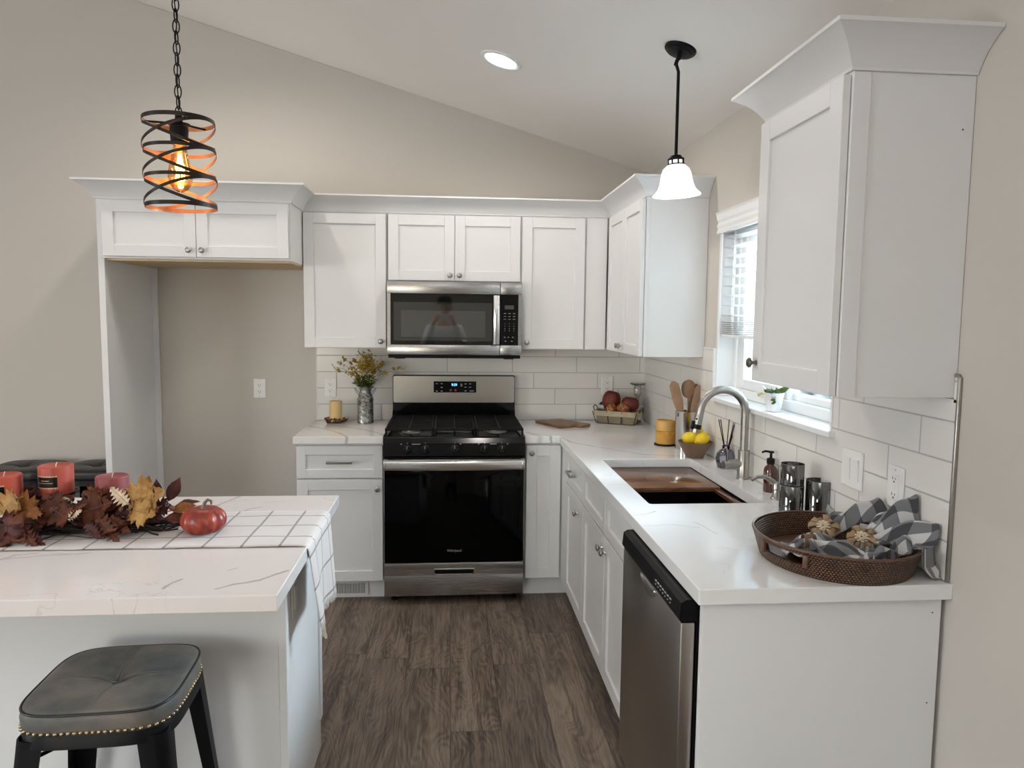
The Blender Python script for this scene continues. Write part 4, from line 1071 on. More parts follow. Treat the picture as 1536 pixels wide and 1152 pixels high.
for a in (R(60), R(180), R(300)): mb.tube([(px, py, lv[0]-.006), (px+rad*math.cos(a), py+rad*math.sin(a), lv[0]-.002)], .003, 6)
mb.lathe([(.030, 0), (.030, .003), (0, .004)], (px, py, lv[0]-.010), 24); obj('spider', mb, 'blackm', t, 50)
mb = MB().lathe([(.006, .035), (.010, .028), (.010, 0), (.024, -.004), (.025, -.012), (.022, -.05), (.020, -.052), (0, -.052)], (px, py, lv[0]-.012), 28); obj('socket', mb, 'blackm', t, 40)
zb0 = lv[0]-.064
bulb = obj('bulb', MB().lathe([(.013, .008), (.013, 0), (.018, -.010), (.022, -.03), (.028, -.055), (.032, -.075), (.0325, -.09), (.029, -.108), (.020, -.122), (.008, -.130), (0, -.131)], (px, py, zb0), 32, caps=False), glass_arch('amber_bulb_glass', (1.0, .80, .45), .25), t, 60)
mb = MB()
for k in range(8):
    a = 2*PI*k/8; mb.tube([(px+.004*math.cos(a), py+.004*math.sin(a), zb0-.025), (px+.013*math.cos(a), py+.013*math.sin(a), zb0-.095), (px+.004*math.cos(a+.4), py+.004*math.sin(a+.4), zb0-.10)], .0011, 5)
obj('filament', mb, 'filament', bulb, 60)
obj('stem', MB().tube([(px, py, zb0), (px, py, zb0-.03)], [.010, .004], 10), simple('brass_socket', (.7, .5, .2), .3, 1.0), bulb)
d = bpy.data.lights.new('amber_bulb', 'POINT'); d.energy = 1.0; d.color = (1, .55, .20); d.shadow_soft_size = .015
o = bpy.data.objects.new('amber_bulb', d); C.objects.link(o); o.location = (px, py, zb0-.06)
# chain + cord
mb = MB(); z = lv[0]+.022; zt_ = ceil_z(px)-.03; k = 0
while z < zt_:
    L_, w_ = .030, .0085
    pts = []
    for i in range(16):
        a = 2*PI*i/16; u, v = w_*math.cos(a), (L_/2)*math.sin(a)*1.0+(.004 if math.sin(a) > 0 else -.004)*abs(math.sin(a))
        pts.append((px+(u if k % 2 == 0 else u*.15), py+(u*.15 if k % 2 == 0 else u), z+v))
    mb.tube(pts, .0018, 6, closed=True); z += L_-.001; k += 1
obj('chain', mb, 'blackm', t, 60)
obj('cord', MB().tube([(px+.002*math.sin(i*1.3), py+.002*math.cos(i*1.7), lv[0]+.02+(ceil_z(px)-lv[0]-.03)*i/40) for i in range(41)], .0016, 6), 'blackm', t, 60)
Mc = Matrix.Translation((px, py, ceil_z(px))) @ Matrix.Rotation(math.atan(.2925), 4, 'Y')
obj('canopy', MB().lathe([(.062, 0), (.062, -.010), (.045, -.022), (.010, -.028), (0, -.028)], n=32, mat=Mc), 'blackm', t, 40)
# ------------------------------------------------------------------ left counter: candle, berry ring, milk can vase, flowers
MAT['wax_cream'] = simple('cream_wax', (.66, .46, .20), .45, nscale=5, namp=.06, sss=.15)
cx, cy = -1.917, -.118
t = thing('pillar_candle', 'cream pillar candle standing in a berry ring left of the milk can', 'candle', (cx, cy, CT))
obj('wax', MB().lathe([(.034, CT+.001), (.037, CT+.004), (.037, CT+.128), (.035, CT+.132), (.031, CT+.133), (.025, CT+.124), (0, CT+.122)], (cx, cy, 0), 32), 'wax_cream', t, 40)
obj('wick', MB().cyl((cx, cy, CT+.120), (cx+.002, cy, CT+.130), .001, 6), 'blackm', t)
t = thing('berry_ring', 'dark berry and twig candle ring around the cream candle', 'candle ring', (cx, cy, CT))
random.seed(5); mb = MB()
for k in range(4): mb.tube([(cx+(.048+.006*math.cos(7*a+k))*math.cos(a), cy+(.046+.006*math.sin(5*a+k*2))*math.sin(a), CT+.008+.004*math.sin(3*a+k)) for a in [2*PI*i/40 for i in range(40)]], .0022, 5, closed=True)
for k in range(10):
    a = random.uniform(0, 2*PI); r0 = .05; r1 = random.uniform(.068, .085)
    mb.tube([(cx+r0*math.cos(a), cy+r0*math.sin(a), CT+.010), (cx+r1*math.cos(a+.15), cy+r1*math.sin(a+.15), CT+random.uniform(.008, .03))], .0011, 4)
mb.tube([(cx+.01, cy-.045, CT+.012), (cx+.0, cy-.055, CT+.035), (cx+.003, cy-.056, CT+.042)], .0011, 4)
obj('twigs', mb, simple('dark_twig', (.07, .04, .025), .8), t)
bm1 = simple('dark_red_berry', (.10, .028, .012), .22); bm2 = simple('tan_pip', (.55, .36, .14), .4)
for k in range(42):
    a = 2*PI*k/42*1.0+random.uniform(-.1, .1); r0 = random.uniform(.042, .062)
    mb = MB(); s_ = random.uniform(.006, .0088); mb.ellipsoid((cx+r0*math.cos(a), cy+r0*math.sin(a), CT+random.uniform(.008, .030)), s_, s_, s_, 10)
    obj('berry', mb, bm2 if k % 6 == 0 else bm1, t, 180)
# milk can
cx, cy = -1.741, -.122
gz = NT('galvanised_steel'); v_ = gz.N('ShaderNodeTexVoronoi'); v_.inputs['Scale'].default_value = 95; gz.put(v_.inputs['Vector'], gz.obj())
sp = gz.N('ShaderNodeSeparateColor'); gz.l.new(v_.outputs['Color'], sp.inputs[0])
gz.set(col=gz.ramp(gz.M('MULTIPLY_ADD', gz.noise(gz.obj(), 22, 4), .6, gz.M('MULTIPLY', sp.outputs[0], .5)), [(.3, (.14, .14, .13)), (.6, (.33, .33, .31)), (.85, (.62, .62, .60))]), metal=.85, rough=.42); MAT['galv'] = gz.m
t = thing('milk_can_vase', 'galvanised milk can used as a vase on the left counter', 'vase', (cx, cy, CT))
obj('body', MB().lathe([(.045, CT), (.048, CT+.002), (.0485, CT+.008), (.0475, CT+.012), (.0475, CT+.135), (.0492, CT+.138), (.0492, CT+.143), (.0475, CT+.147), (.042, CT+.165), (.033, CT+.182), (.031, CT+.190), (.033, CT+.200), (.040, CT+.217), (.042, CT+.220), (.040, CT+.219), (.031, CT+.200), (.028, CT+.185), (0, CT+.17)], (cx, cy, 0), 40), 'galv', t, 30)
for s_ in (-1, 1): obj('handle', MB().tube([(cx+s_*.040, cy, CT+.168), (cx+s_*.058, cy, CT+.195), (cx+s_*.064, cy, CT+.208), (cx+s_*.059, cy, CT+.208), (cx+s_*.034, cy, CT+.180)], .0017, 6), 'pewter', t, 60)
t = thing('flower_bouquet', 'loose bouquet of small yellow flowers and green sprigs in the milk can', 'flowers', (cx, cy, CT+.19))
random.seed(11)
my = simple('mustard_flower', (.42, .27, .03), .7, nscale=50, namp=.2); mg = simple('sprig_green', (.10, .13, .03), .6, nscale=40, namp=.3); ms = simple('stem_olive', (.17, .13, .05), .7); mw = simple('cream_bud', (.72, .64, .40), .6)
def leaf_quad(mb, p, d, L_, w_, curl=.2):
    d = d.normalized(); a = d.orthogonal().normalized(); a = Matrix.Rotation(random.uniform(0, 2*PI), 3, d) @ a; nrm = d.cross(a)
    c = [p, p+d*L_*.3+a*w_*.5+nrm*L_*curl*.2, p+d*L_*.65+a*w_*.4+nrm*L_*curl*.5, p+d*L_+nrm*L_*curl, p+d*L_*.65-a*w_*.4+nrm*L_*curl*.5, p+d*L_*.3-a*w_*.5+nrm*L_*curl*.2]
    vs = [mb.bm.verts.new(q) for q in c]; mid = mb.bm.verts.new(p+d*L_*.5+nrm*L_*curl*.15)
    for i in range(6): mb.bm.faces.new((vs[i], vs[(i+1) % 6], mid))
tips = [(-.20, .02, .128), (-.165, 0, .150), (-.13, .01, .172), (-.17, -.02, .105), (.245, -.01, .118), (.20, .01, .125), (.12, 0, .155), (.10, .02, .135), (-.03, .0, .205), (.02, -.02, .21), (.04, .01, .19), (-.06, -.02, .17), (0, .02, .20), (.07, -.03, .16), (-.09, .02, .13), (.05, -.05, .13), (-.04, -.06, .12), (-.01, -.07, .14), (.14, -.02, .09), (-.10, -.03, .09)]
for i, (dx, dy, dz) in enumerate(tips):
    b0 = Vector((cx+dx*.08, cy+dy*.1, CT+.17)); tip = Vector((cx+dx, cy+dy, CT+.225+dz*1.0-.01)); midp = Vector((cx+dx*.35, cy+dy*.4, CT+.225+dz*.55))
    pts = [b0, b0.lerp(midp, .6), midp, midp.lerp(tip, .5)+Vector((0, 0, .006)), tip]
    st = obj('stem', MB().tube(pts, [.0016, .0014, .0012, .001, .0008], 5), ms, t, 60)
    mb = MB()
    far = abs(dx) > .11
    for k in range(5 if far else 24):
        f_ = random.uniform(.75, 1.0) if far else random.uniform(.3, 1.0); q = midp.lerp(tip, (f_-.3)/.7)+Vector([random.gauss(0, .004 if far else .012) for _ in range(3)])
        q.z = min(q.z, 1.366)
        for j in range(5): leaf_quad(mb, q, Vector((random.gauss(0, 1), random.gauss(0, 1), random.gauss(.3, 1))), .013, .009)
    obj('blossoms', mb, my if i % 4 else mw, st)
mb = MB()
for k in range(190):
    a = random.uniform(0, 2*PI); p = Vector((cx+.032*math.cos(a)*random.random(), cy+.032*math.sin(a)*random.random(), CT+.217+random.uniform(0, .05)))
    leaf_quad(mb, p, Vector((math.cos(a)*.8, math.sin(a)*.8, random.uniform(-.05, 1.0))), random.uniform(.025, .062), .015)
o = obj('foliage', mb, mg, t)
mb = MB()
for k in range(55):
    p = Vector((cx+random.gauss(.03, .03), cy-.03+random.gauss(0, .02), CT+.25+random.uniform(0, .07))); mb.ellipsoid(p, .0028, .0028, .0028, 6)
o = obj('white_buds', mb, simple('white_bud', (.85, .82, .70), .5), t, 180); o['kind'] = 'stuff'

# ------------------------------------------------------------------ right counter back: small board, basket, glass stand
o = obj('serving_board', MB().prism([(-.715, -.145), (-.545, -.065), (-.40, -.275), (-.405, -.30), (-.455, -.345), (-.48, -.345), (-.50, -.325), (-.548, -.365), (-.60, -.375)], CT+.0005, CT+.016), simple('acacia_board', (.21, .105, .05), .45, nscale=14, namp=.25), loc=(-.55, -.22, CT))
bv = o.modifiers.new('b', 'BEVEL'); bv.width = .003; bv.segments = 2; tag(o, 'small brown wooden serving board lying on the counter right of the range', 'cutting board')
# basket: tapered rectangular
bc = Vector((-.203, -.150, CT)); brz = R(-30)
t = thing('wire_basket', 'rectangular wire basket with a beige cloth liner in the counter corner', 'basket', (0, 0, 0))
def brect(hx, hy, z, n=8, r=.02): return [(x, y, z) for x, y in rrect(-hx, hx, -hy, hy, r, n)]
mb = MB(); rg = [brect(.112, .058, .004), brect(.128, .070, .075), brect(.131, .073, .080), brect(.137, .078, .079), brect(.137, .079, .050), brect(.131, .075, .052)]
rg = [[mb.bm.verts.new(p) for p in q] for q in rg]
for A, B in zip(rg[:-1], rg[1:]):
    for i in range(len(A)): mb.bm.faces.new((A[i], A[(i+1) % len(A)], B[(i+1) % len(B)], B[i]))
mb.bm.faces.new(list(reversed(rg[0])))
obj('cloth_liner', mb, simple('burlap_liner', (.40, .33, .23), .95, nscale=30, namp=.12, bump=.6, bscale=500), t, 50, solid=.0015)
mb = MB(); mw_ = 'pewter'
for hx, hy, z in ((.118, .063, .003), (.133, .0745, .055)): mb.tube(brect(hx, hy, z), .0022, 6, closed=True)
for px_, py_ in ((-.118, -.063), (-.04, -.063), (.04, -.063), (.118, -.063), (.118, 0), (-.118, 0), (-.118, .063), (.118, .063), (0, .063)):
    mb.tube([(px_, py_, .002), (px_*1.13, py_*1.18, .055), (px_*1.18, py_*1.26, .078)], .0022, 6)
for s_ in (-1, 1): mb.tube([(s_*.141, -.035, .075), (s_*.150, -.030, .095), (s_*.152, 0, .104), (s_*.150, .030, .095), (s_*.141, .035, .075)], .003, 6)
obj('frame', mb, simple('rusty_wire', (.05, .032, .022), .6, .5), t, 60)
mb = MB()
for k in range(22):
    x_ = -.115+k*.0105
    for sg in (1, -1):
        mb.tube([(x_, -.0640-.0, .006), (x_+sg*.008, -.0675, .022), (x_, -.071, .037), (x_+sg*.008, -.075, .05)], .0006, 4)
o = obj('wire_mesh', mb, simple('thin_wire', (.12, .10, .08), .5, .6), t); o['kind'] = 'stuff'
mb = MB()
for k in range(5): mb.tube([(.125, -.06, .05), (.140+.004*k, -.05+.004*k, .066-.008*k), (.158+.003*k, -.035, .075-.014*k), (.150, -.02+.005*k, .055-.012*k)], .0018, 5)
obj('raffia_bow', mb, simple('raffia', (.50, .44, .34), .9), t, 60)
place(t, bc, brz)
def in_basket(x, y, z):
    v = Matrix.Rotation(brz, 3, 'Z') @ Vector((x, y, z)); return bc+v
def pumpkin_mb(c, r, h, ribs, depth=.10, n=72, tilt=None):
    mb = MB(); rings = []; M_ = Matrix.Translation(c) @ (tilt or Matrix())
    mrows = 18
    for j in range(1, mrows):
        ph = PI*j/mrows; row = []
        for i in range(n):
            a = 2*PI*i/n; k = 1-depth*abs(math.sin(ribs*a/2))**.0 if False else 1-depth*(1-abs(math.sin(ribs*a/2))**.6)
            rr = r*math.sin(ph)**.72*k; z = h*math.cos(ph)*(1-.25*(1-math.sin(ph))**2*0)
            z -= h*.38*math.exp(-(rr/(r*.30))**2)*(1 if z > 0 else -.6)
            row.append(mb.bm.verts.new(M_ @ Vector((rr*math.cos(a), rr*math.sin(a), z))))
        rings.append(row)
    for A, B in zip(rings[:-1], rings[1:]):
        for i in range(n): mb.bm.faces.new((A[i], A[(i+1) % n], B[(i+1) % n], B[i]))
    mb.bm.faces.new(rings[0]); mb.bm.faces.new(list(reversed(rings[-1])))
    return mb
m_fab = simple('rust_red_fabric', (.13, .015, .007), .6, nscale=20, namp=.15, bump=.3, bscale=300)
gt = NT('glitter_orange'); v_ = gt.N('ShaderNodeTexVoronoi'); v_.inputs['Scale'].default_value = 190; gt.put(v_.inputs['Vector'], gt.obj()); sp = gt.N('ShaderNodeSeparateColor'); gt.l.new(v_.outputs['Color'], sp.inputs[0])
gt.set(col=gt.ramp(sp.outputs[0], [(0, (.08, .014, .005)), (.55, (.26, .07, .018)), (.9, (.60, .33, .15))]), rough=.3, metal=.35); gt.bump(v_.outputs['Distance'], .9, .003); MAT['glit'] = gt.m
p = in_basket(-.048, .010, .138); o = obj('fabric_gourd', pumpkin_mb(p, .056, .062, 6, .08, tilt=Matrix.Rotation(R(12), 4, 'Y')), m_fab, smooth=180, loc=p); tag(o, 'tall dark red cloth gourd at the left back of the wire basket', 'decorative gourd')
p = in_basket(.072, .012, .122); o = obj('fabric_gourd', pumpkin_mb(p, .055, .044, 6, .10, tilt=Matrix.Rotation(R(8), 4, 'Y')), m_fab, smooth=180, loc=p); tag(o, 'low round rust red cloth gourd at the right back of the wire basket', 'decorative gourd')
for x_, y_, r_, lb in ((-.028, -.040, .034, 'glittery orange-red ball in the front left of the wire basket'), (.044, -.038, .039, 'glittery orange-brown ball in the front right of the wire basket')):
    p = in_basket(x_, y_, .092 if x_ < 0 else .097)
    mb = MB(); mb.ellipsoid(p, r_, r_, r_*.96, 28)
    for v in mb.bm.verts: v.co += mnoise.noise_vector(v.co*70)*.0035
    o = obj('glitter_ball', mb, 'glit', smooth=180, loc=p); tag(o, lb, 'decorative ball')
p = in_basket(-.098, .0, .100); t = thing('acorn_ornament', 'small pale ball with a black cap at the left end of the wire basket', 'ornament', p)
mb = MB(); mb.ellipsoid(p, .019, .019, .021, 18); obj('ball', mb, simple('pale_ceramic', (.50, .49, .46), .4), t, 180)
obj('cap', MB().lathe([(.020, .008), (.023, .010), (.022, .018), (.012, .026), (.003, .028), (0, .028)], p, 20), simple('black_cap', (.02, .018, .018), .5), t, 50)
t = thing('glass_pedestal', 'small clear glass pedestal dish standing in the corner behind the basket', 'glass dish', (-.062, -.066, CT))
obj('bowl', MB().lathe([(.012, CT+.222), (.030, CT+.225), (.047, CT+.233), (.0495, CT+.240), (.047, CT+.238), (.030, CT+.229), (0, CT+.227)], (-.062, -.066, 0), 32), 'clearglass', t, 40)
obj('stem', MB().lathe([(.040, CT+.0), (.040, CT+.004), (.010, CT+.012), (.008, CT+.09), (.010, CT+.15), (.022, CT+.172), (.023, CT+.215), (.019, CT+.222)], (-.062, -.066, 0), 28), 'clearglass', t, 40)
mb = MB(); mb.cyl((-.062, -.066, CT+.176), (-.062, -.066, CT+.206), .018, 20); obj('tealight', mb, simple('white_wax', (.70, .68, .63), .5), t, 40)

# yellow jar candle on coaster
cx, cy = -.136, -.930
o = obj('coaster', MB().lathe([(.052, CT), (.056, CT+.002), (.056, CT+.007), (.050, CT+.009), (0, CT+.009)], (cx, cy, 0), 36), 'blackplastic', smooth=40, loc=(cx, cy, CT)); tag(o, 'round black coaster under the amber candle', 'coaster')
t = thing('amber_candle', 'squat amber-yellow two-tier candle on a black coaster left of the utensil crock', 'candle', (cx, cy, CT+.009))
wx = NT('amber_wax'); f = wx.noise(wx.obj(), 9, 3, .6, 1.0); wx.set(col=wx.ramp(f, [(.3, (.50, .22, .035)), (.6, (.72, .40, .08))]), rough=.3, sss=.2); MAT['amberwax'] = wx.m
obj('lower_tier', MB().lathe([(.047, CT+.0095), (.049, CT+.014), (.049, CT+.064), (.0505, CT+.068), (.0505, CT+.072), (.047, CT+.074), (0, CT+.074)], (cx, cy, 0), 36), 'amberwax', t, 40)
obj('upper_tier', MB().lathe([(.046, CT+.074), (.0495, CT+.078), (.0495, CT+.120), (.047, CT+.128), (.042, CT+.130), (.038, CT+.122), (0, CT+.120)], (cx, cy, 0), 36), simple('pale_amber_wax', (.62, .36, .10), .4, nscale=10, namp=.08, sss=.2), t, 40)
# utensil crock and utensils
cx, cy = -.047, -1.045; cx = -.066
t = thing('utensil_crock', 'polished stainless steel crock holding wooden utensils', 'utensil holder', (cx, cy, CT))
mb = MB().lathe([(.052, CT), (.054, CT+.003), (.054, CT+.186), (.0555, CT+.190), (.053, CT+.190), (.052, CT+.186), (.052, CT+.008), (0, CT+.008)], (cx, cy, 0), 48); obj('body', mb, simple('polished_steel', (.62, .61, .59), .14, 1.0), t, 30)
mb = MB()
for a in (R(200), R(203), R(206)):
    for z in (.168, .174, .180): mb.ellipsoid((cx+.0545*math.cos(a), cy+.0545*math.sin(a), CT+z), .0022, .0022, .0022, 6)
obj('vent_holes', mb, 'outlet_hole', t)
mwd = simple('beech_utensil', (.29, .175, .10), .55, nscale=18, namp=.18); mwd2 = simple('olive_wood', (.22, .12, .062), .5, nscale=14, namp=.25)
def utensil(kind, base, tip, label, mat, yawr=0.0):
    base, tip = Vector(base), Vector(tip); L_ = (tip-base).length
    mb = MB()
    if kind == 'spoon':
        mb.tube([(0, 0, 0), (0, 0, L_*.5), (0, 0, L_*.76)], [.0055, .006, .0055], 10, flat=.7)
        n = 16; rr = []
        for j in range(15):
            f_ = j/14; z = L_*.72+f_*L_*.28; w_ = .033*math.sqrt(max(0.0, 1-((f_-.56)/.56)**2 if f_ < .56 else 1-((f_-.56)/.44)**2))+.0035*(1-f_)
            rr.append([mb.bm.verts.new((w_*math.cos(2*PI*i/n), .0045*math.sin(2*PI*i/n)-.010*math.sin(PI*f_)+.008*math.sin(PI*f_)*(abs(math.cos(2*PI*i/n))), z)) for i in range(n)])
        for A, B in zip(rr[:-1], rr[1:]):
            for i in range(n): mb.bm.faces.new((A[i], A[(i+1) % n], B[(i+1) % n], B[i]))
        mb.bm.faces.new(list(reversed(rr[0])))
    else:
        n = 12; rr = []; W_ = .024 if kind == 'spatula' else .018
        for j in range(20):
            f_ = j/19; w_ = .007+(W_-.007)*min(1, max(0, (f_-.35)/.35)); 
            if f_ > .93: w_ *= math.sqrt(max(.05, 1-((f_-.93)/.075)**2))
            rr.append([mb.bm.verts.new((w_*math.copysign(abs(math.cos(2*PI*i/n))**.6, math.cos(2*PI*i/n)), .0038*math.sin(2*PI*i/n), L_*f_)) for i in range(n)])
        for A, B in zip(rr[:-1], rr[1:]):
            for i in range(n): mb.bm.faces.new((A[i], A[(i+1) % n], B[(i+1) % n], B[i]))
        mb.bm.faces.new(list(reversed(rr[0]))); mb.bm.faces.new(rr[-1])
    zz = (tip-base).normalized(); xx = zz.cross(Vector((.3, 1, 0))).normalized(); xx = -xx if xx.x < 0 else xx; yy_ = zz.cross(xx)
    q = Matrix((xx, yy_, zz)).transposed().to_4x4(); yawr = (yawr % PI) if (yawr % PI) < PI/2 else (yawr % PI)-PI
    mb.tf(Matrix.Translation(base) @ q @ Matrix.Rotation(yawr, 4, 'Z'))
    o = obj('wooden_'+kind, mb, mat, smooth=60, loc=base); tag(o, label, kind)
zb_ = CT+.0085
def at(u_, v_, y):   # real point on the vertical plane at depth y, measured from the photograph
    d = F+R1*((u_-768)/1104.73)+U1*((576-v_)/1104.73); s_ = (y-CAM.y)/d.y; return CAM+d*s_
utensil('spatula', (cx+.018, cy+.005, zb_+.002), at(1010, 572, cy-.01), 'wooden spatula leaning furthest left in the steel crock', mwd, R(180))
utensil('spoon', (cx+.004, cy-.012, zb_+.004), at(1033, 569, cy), 'wooden mixing spoon with a broad oval bowl in the steel crock', mwd2, R(180))
utensil('paddle', (cx-.010, cy-.022, zb_+.003), at(1049, 578, cy-.02), 'pale wooden paddle standing behind the faucet spout in the crock', mwd, R(10))
utensil('stick', (cx-.018, cy+.018, zb_+.003), at(1044, 576, cy+.02), 'narrow light wooden stick between spoon and paddle in the crock', simple('pale_wood', (.38, .26, .16), .55), R(40))
utensil('ladle', (cx-.022, cy+.008, zb_+.006), at(1058, 569, cy+.03), 'dark wooden utensil leaning furthest right in the steel crock', mwd2, R(180))
# lemons in bowl
cx, cy = -.093, -1.262
t_b = thing('ceramic_bowl', 'tapered brown ceramic bowl holding lemons', 'bowl', (cx, cy, CT))
obj('body', MB().lathe([(.038, CT), (.040, CT+.002), (.044, CT+.010), (.079, CT+.072), (.0805, CT+.075), (.078, CT+.076), (.074, CT+.070), (.040, CT+.014), (0, CT+.010)], (cx, cy, 0), 48), simple('taupe_ceramic', (.20, .13, .085), .6, nscale=40, namp=.05), t_b, 30)
ml = simple('lemon_peel', (.86, .60, .015), .38, nscale=10, namp=.04, bump=.25, bscale=450, sss=.05)
for (dx, dy, dz, rz, rx, lb) in ((-.034, -.016, .093, 10, 5, 'yellow lemon on the left of the brown bowl'), (.018, -.034, .088, -8, -20, 'yellow lemon at the front right of the brown bowl'), (.040, .010, .092, 50, 10, 'yellow lemon at the right edge of the brown bowl'), (.012, .018, .121, 80, 50, 'yellow lemon on top at the back, half hidden by the faucet spout')):
    mb = MB().lathe([(0, -.040), (.004, -.038), (.010, -.034), (.020, -.026), (.0275, -.012), (.029, 0), (.0275, .012), (.021, .024), (.012, .032), (.006, .036), (.0045, .041), (0, .0425)], n=28)
    p = Vector((cx+dx, cy+dy, CT+dz)); mb.tf(Matrix.Translation(p) @ Matrix.Rotation(R(rz), 4, 'Z') @ Matrix.Rotation(R(90+rx), 4, 'Y'))
    o = obj('lemon', mb, ml, smooth=180, loc=p); tag(o, lb, 'lemon')
# reed diffuser
cx, cy = -.030, -1.505
t = thing('reed_diffuser', 'round lilac glass reed diffuser with black reeds behind the faucet', 'diffuser', (cx, cy, CT))
mb = MB().lathe([(.028, CT), (.034, CT+.003), (.041, CT+.025), (.0425, CT+.042), (.038, CT+.062), (.025, CT+.078), (.014, CT+.084), (.013, CT+.090)], (cx-.008, cy, 0), 36, caps=False); obj('bottle', mb, 'lilac', t, 50)
mb = MB().lathe([(.025, CT+.003), (.036, CT+.022), (.037, CT+.034), (0, CT+.034)], (cx-.008, cy, 0), 28); obj('oil', mb, simple('lilac_oil', (.16, .14, .24), .2), t, 50)
obj('collar', MB().lathe([(.0155, CT+.084), (.0165, CT+.086), (.0165, CT+.098), (.010, CT+.100), (0, CT+.100)], (cx-.008, cy, 0), 24), 'blackplastic', t, 40)
for (u_, v_, yy) in ((1078, 629, cy-.01), (1081, 629, cy), (1094, 629, cy+.01), (1102, 629, cy), (1104, 630, cy-.015), (1106, 632, cy+.01)):
    q = at(u_, v_, yy); obj('reed', MB().cyl((cx-.008+(cx-q.x)*.12, cy, CT+.03), q, .0020, 6), 'blackplastic', t, 60)
mb = MB(); mb.prism(rrect(-.020, .020, -.014, .014, .004), -.001, .001, Matrix.Translation((cx-.028, cy-.037, CT+.045)) @ Matrix.Rotation(R(90), 4, 'X') @ Matrix.Rotation(R(8), 4, 'Z')); obj('label_tag', mb, simple('grey_tag', (.38, .36, .42), .5), t)
mb = MB(); mb.tube([(cx-.028, cy-.03, CT+.088), (cx-.024, cy-.036, CT+.10), (cx-.018, cy-.042, CT+.075)], .006, 8, flat=.3); obj('ribbon', mb, simple('lilac_ribbon', (.45, .38, .50), .6), t, 60)
# amber soap bottle
cx, cy = -.036, -1.948
t = thing('soap_bottle', 'dark amber pump soap bottle with black pump behind the sink', 'soap bottle', (cx, cy, CT))
ba = NT('amber_bottle_glass'); ba.set(col=(.075, .012, .008), rough=.06, spec=.7, coat=.5)
obj('body', MB().lathe([(.022, CT), (.0245, CT+.003), (.0245, CT+.082), (.022, CT+.092), (.013, CT+.102), (.0115, CT+.106), (.0115, CT+.110)], (cx, cy, 0), 32), ba.m, t, 40)
pm = obj('pump', MB().lathe([(.0145, CT+.106), (.0150, CT+.110), (.0150, CT+.126), (.010, CT+.128), (.005, CT+.130), (.005, CT+.146), (.011, CT+.148), (.011, CT+.154), (0, CT+.156)], (cx, cy, 0), 24), 'blackplastic', t, 40)
mb = MB(); mb.tube([(cx, cy, CT+.151), (cx-.022, cy+.002, CT+.154), (cx-.034, cy+.003, CT+.149)], [.0045, .004, .0035], 8); obj('nozzle', mb, 'blackplastic', pm, 60)
mb = MB()
Ml = Matrix.Translation((cx-.009, cy-.0232, CT+.055)) @ Matrix.Rotation(R(-20), 4, 'Z')
for z, w_ in ((.020, .003), (.014, .005), (.006, .004), (-.012, .006), (-.016, .006), (-.020, .004)): mb.mbox((w_*1.3, .0006, .0022), Ml @ Matrix.Translation((0, 0, z)), 0)
mb.prism([(.0045*math.cos(i*PI/6), .0045*math.sin(i*PI/6)) for i in range(12)], -.0004, .0004, Ml @ Matrix.Translation((0, 0, -.002)) @ Matrix.Rotation(R(90), 4, 'X'))
obj('label_print', mb, simple('cream_print', (.5, .45, .40), .5), t)
# smoked glass tumblers
def tumbler(cx, cy, z0, h, r, label, inner_z=None):
    t = thing('smoked_tumbler', label, 'glass tumbler', (cx, cy, z0))
    obj('body', MB().lathe([(r-.003, z0), (r, z0+.003), (r, z0+h), (r-.0008, z0+h+.001), (r-.0022, z0+h), (r-.0022, z0+.008), (0, z0+.006)], (cx, cy, 0), 48), 'smoke', t, 40)
    mb = MB(); mb.tube([(cx+(r-.001)*math.cos(2*PI*i/48), cy+(r-.001)*math.sin(2*PI*i/48), z0+h) for i in range(48)], .0013, 6, closed=True); obj('rim', mb, simple('dark_glass_rim', (.10, .10, .105), .1), t, 60)
tumbler(-.106, -2.268, CT, .100, .0385, 'lower smoked grey glass tumbler of the stacked pair beside the tray')
tumbler(-.106, -2.268, CT+.101, .070, .0375, 'upper smoked grey glass tumbler stacked on another beside the tray')
tumbler(-.030, -2.300, CT, .122, .0400, 'single smoked grey glass tumbler between the stacked pair and the wall')

# window plant
cx, cy = .018, -1.832; z0 = 1.203
t = thing('potted_plant', 'small white pot with a trailing green plant on the window sill', 'plant', (cx, cy, z0))
obj('pot', MB().lathe([(.024, z0), (.0265, z0+.002), (.037, z0+.072), (.038, z0+.074), (.036, z0+.074), (.033, z0+.064), (0, z0+.064)], (cx, cy, 0), 36), 'trim', t, 40)
random.seed(9); mb = MB()
for k in range(16):
    a = random.uniform(0, 2*PI); leaf_quad(mb, Vector((cx+.012*math.cos(a), cy+.012*math.sin(a), z0+.07)), Vector((math.cos(a)*.8, math.sin(a), random.uniform(.1, .8))), random.uniform(.025, .05), .024, .4)
obj('foliage', mb, simple('ivy_green', (.07, .15, .03), .45, nscale=30, namp=.25), t)
for k, (tx, ty, tz) in enumerate(((-.02, .10, .070), (-.015, -.05, .06), (-.03, .06, .075))):
    st = obj('vine', MB().tube([(cx, cy, z0+.068), (cx+tx*.5, cy+ty*.5, z0+tz+.012), (cx+tx, cy+ty, z0+tz-.02)], .0011, 5), mg, t, 60)
    mb = MB()
    for j in range(5): leaf_quad(mb, Vector((cx+tx*(.55+.11*j), cy+ty*(.55+.11*j), z0+tz-.004*j)), Vector((random.gauss(0, 1), random.gauss(0, .6), -.4)), .020, .014)
    obj('flower', mb, mw if k != 1 else mg, st)

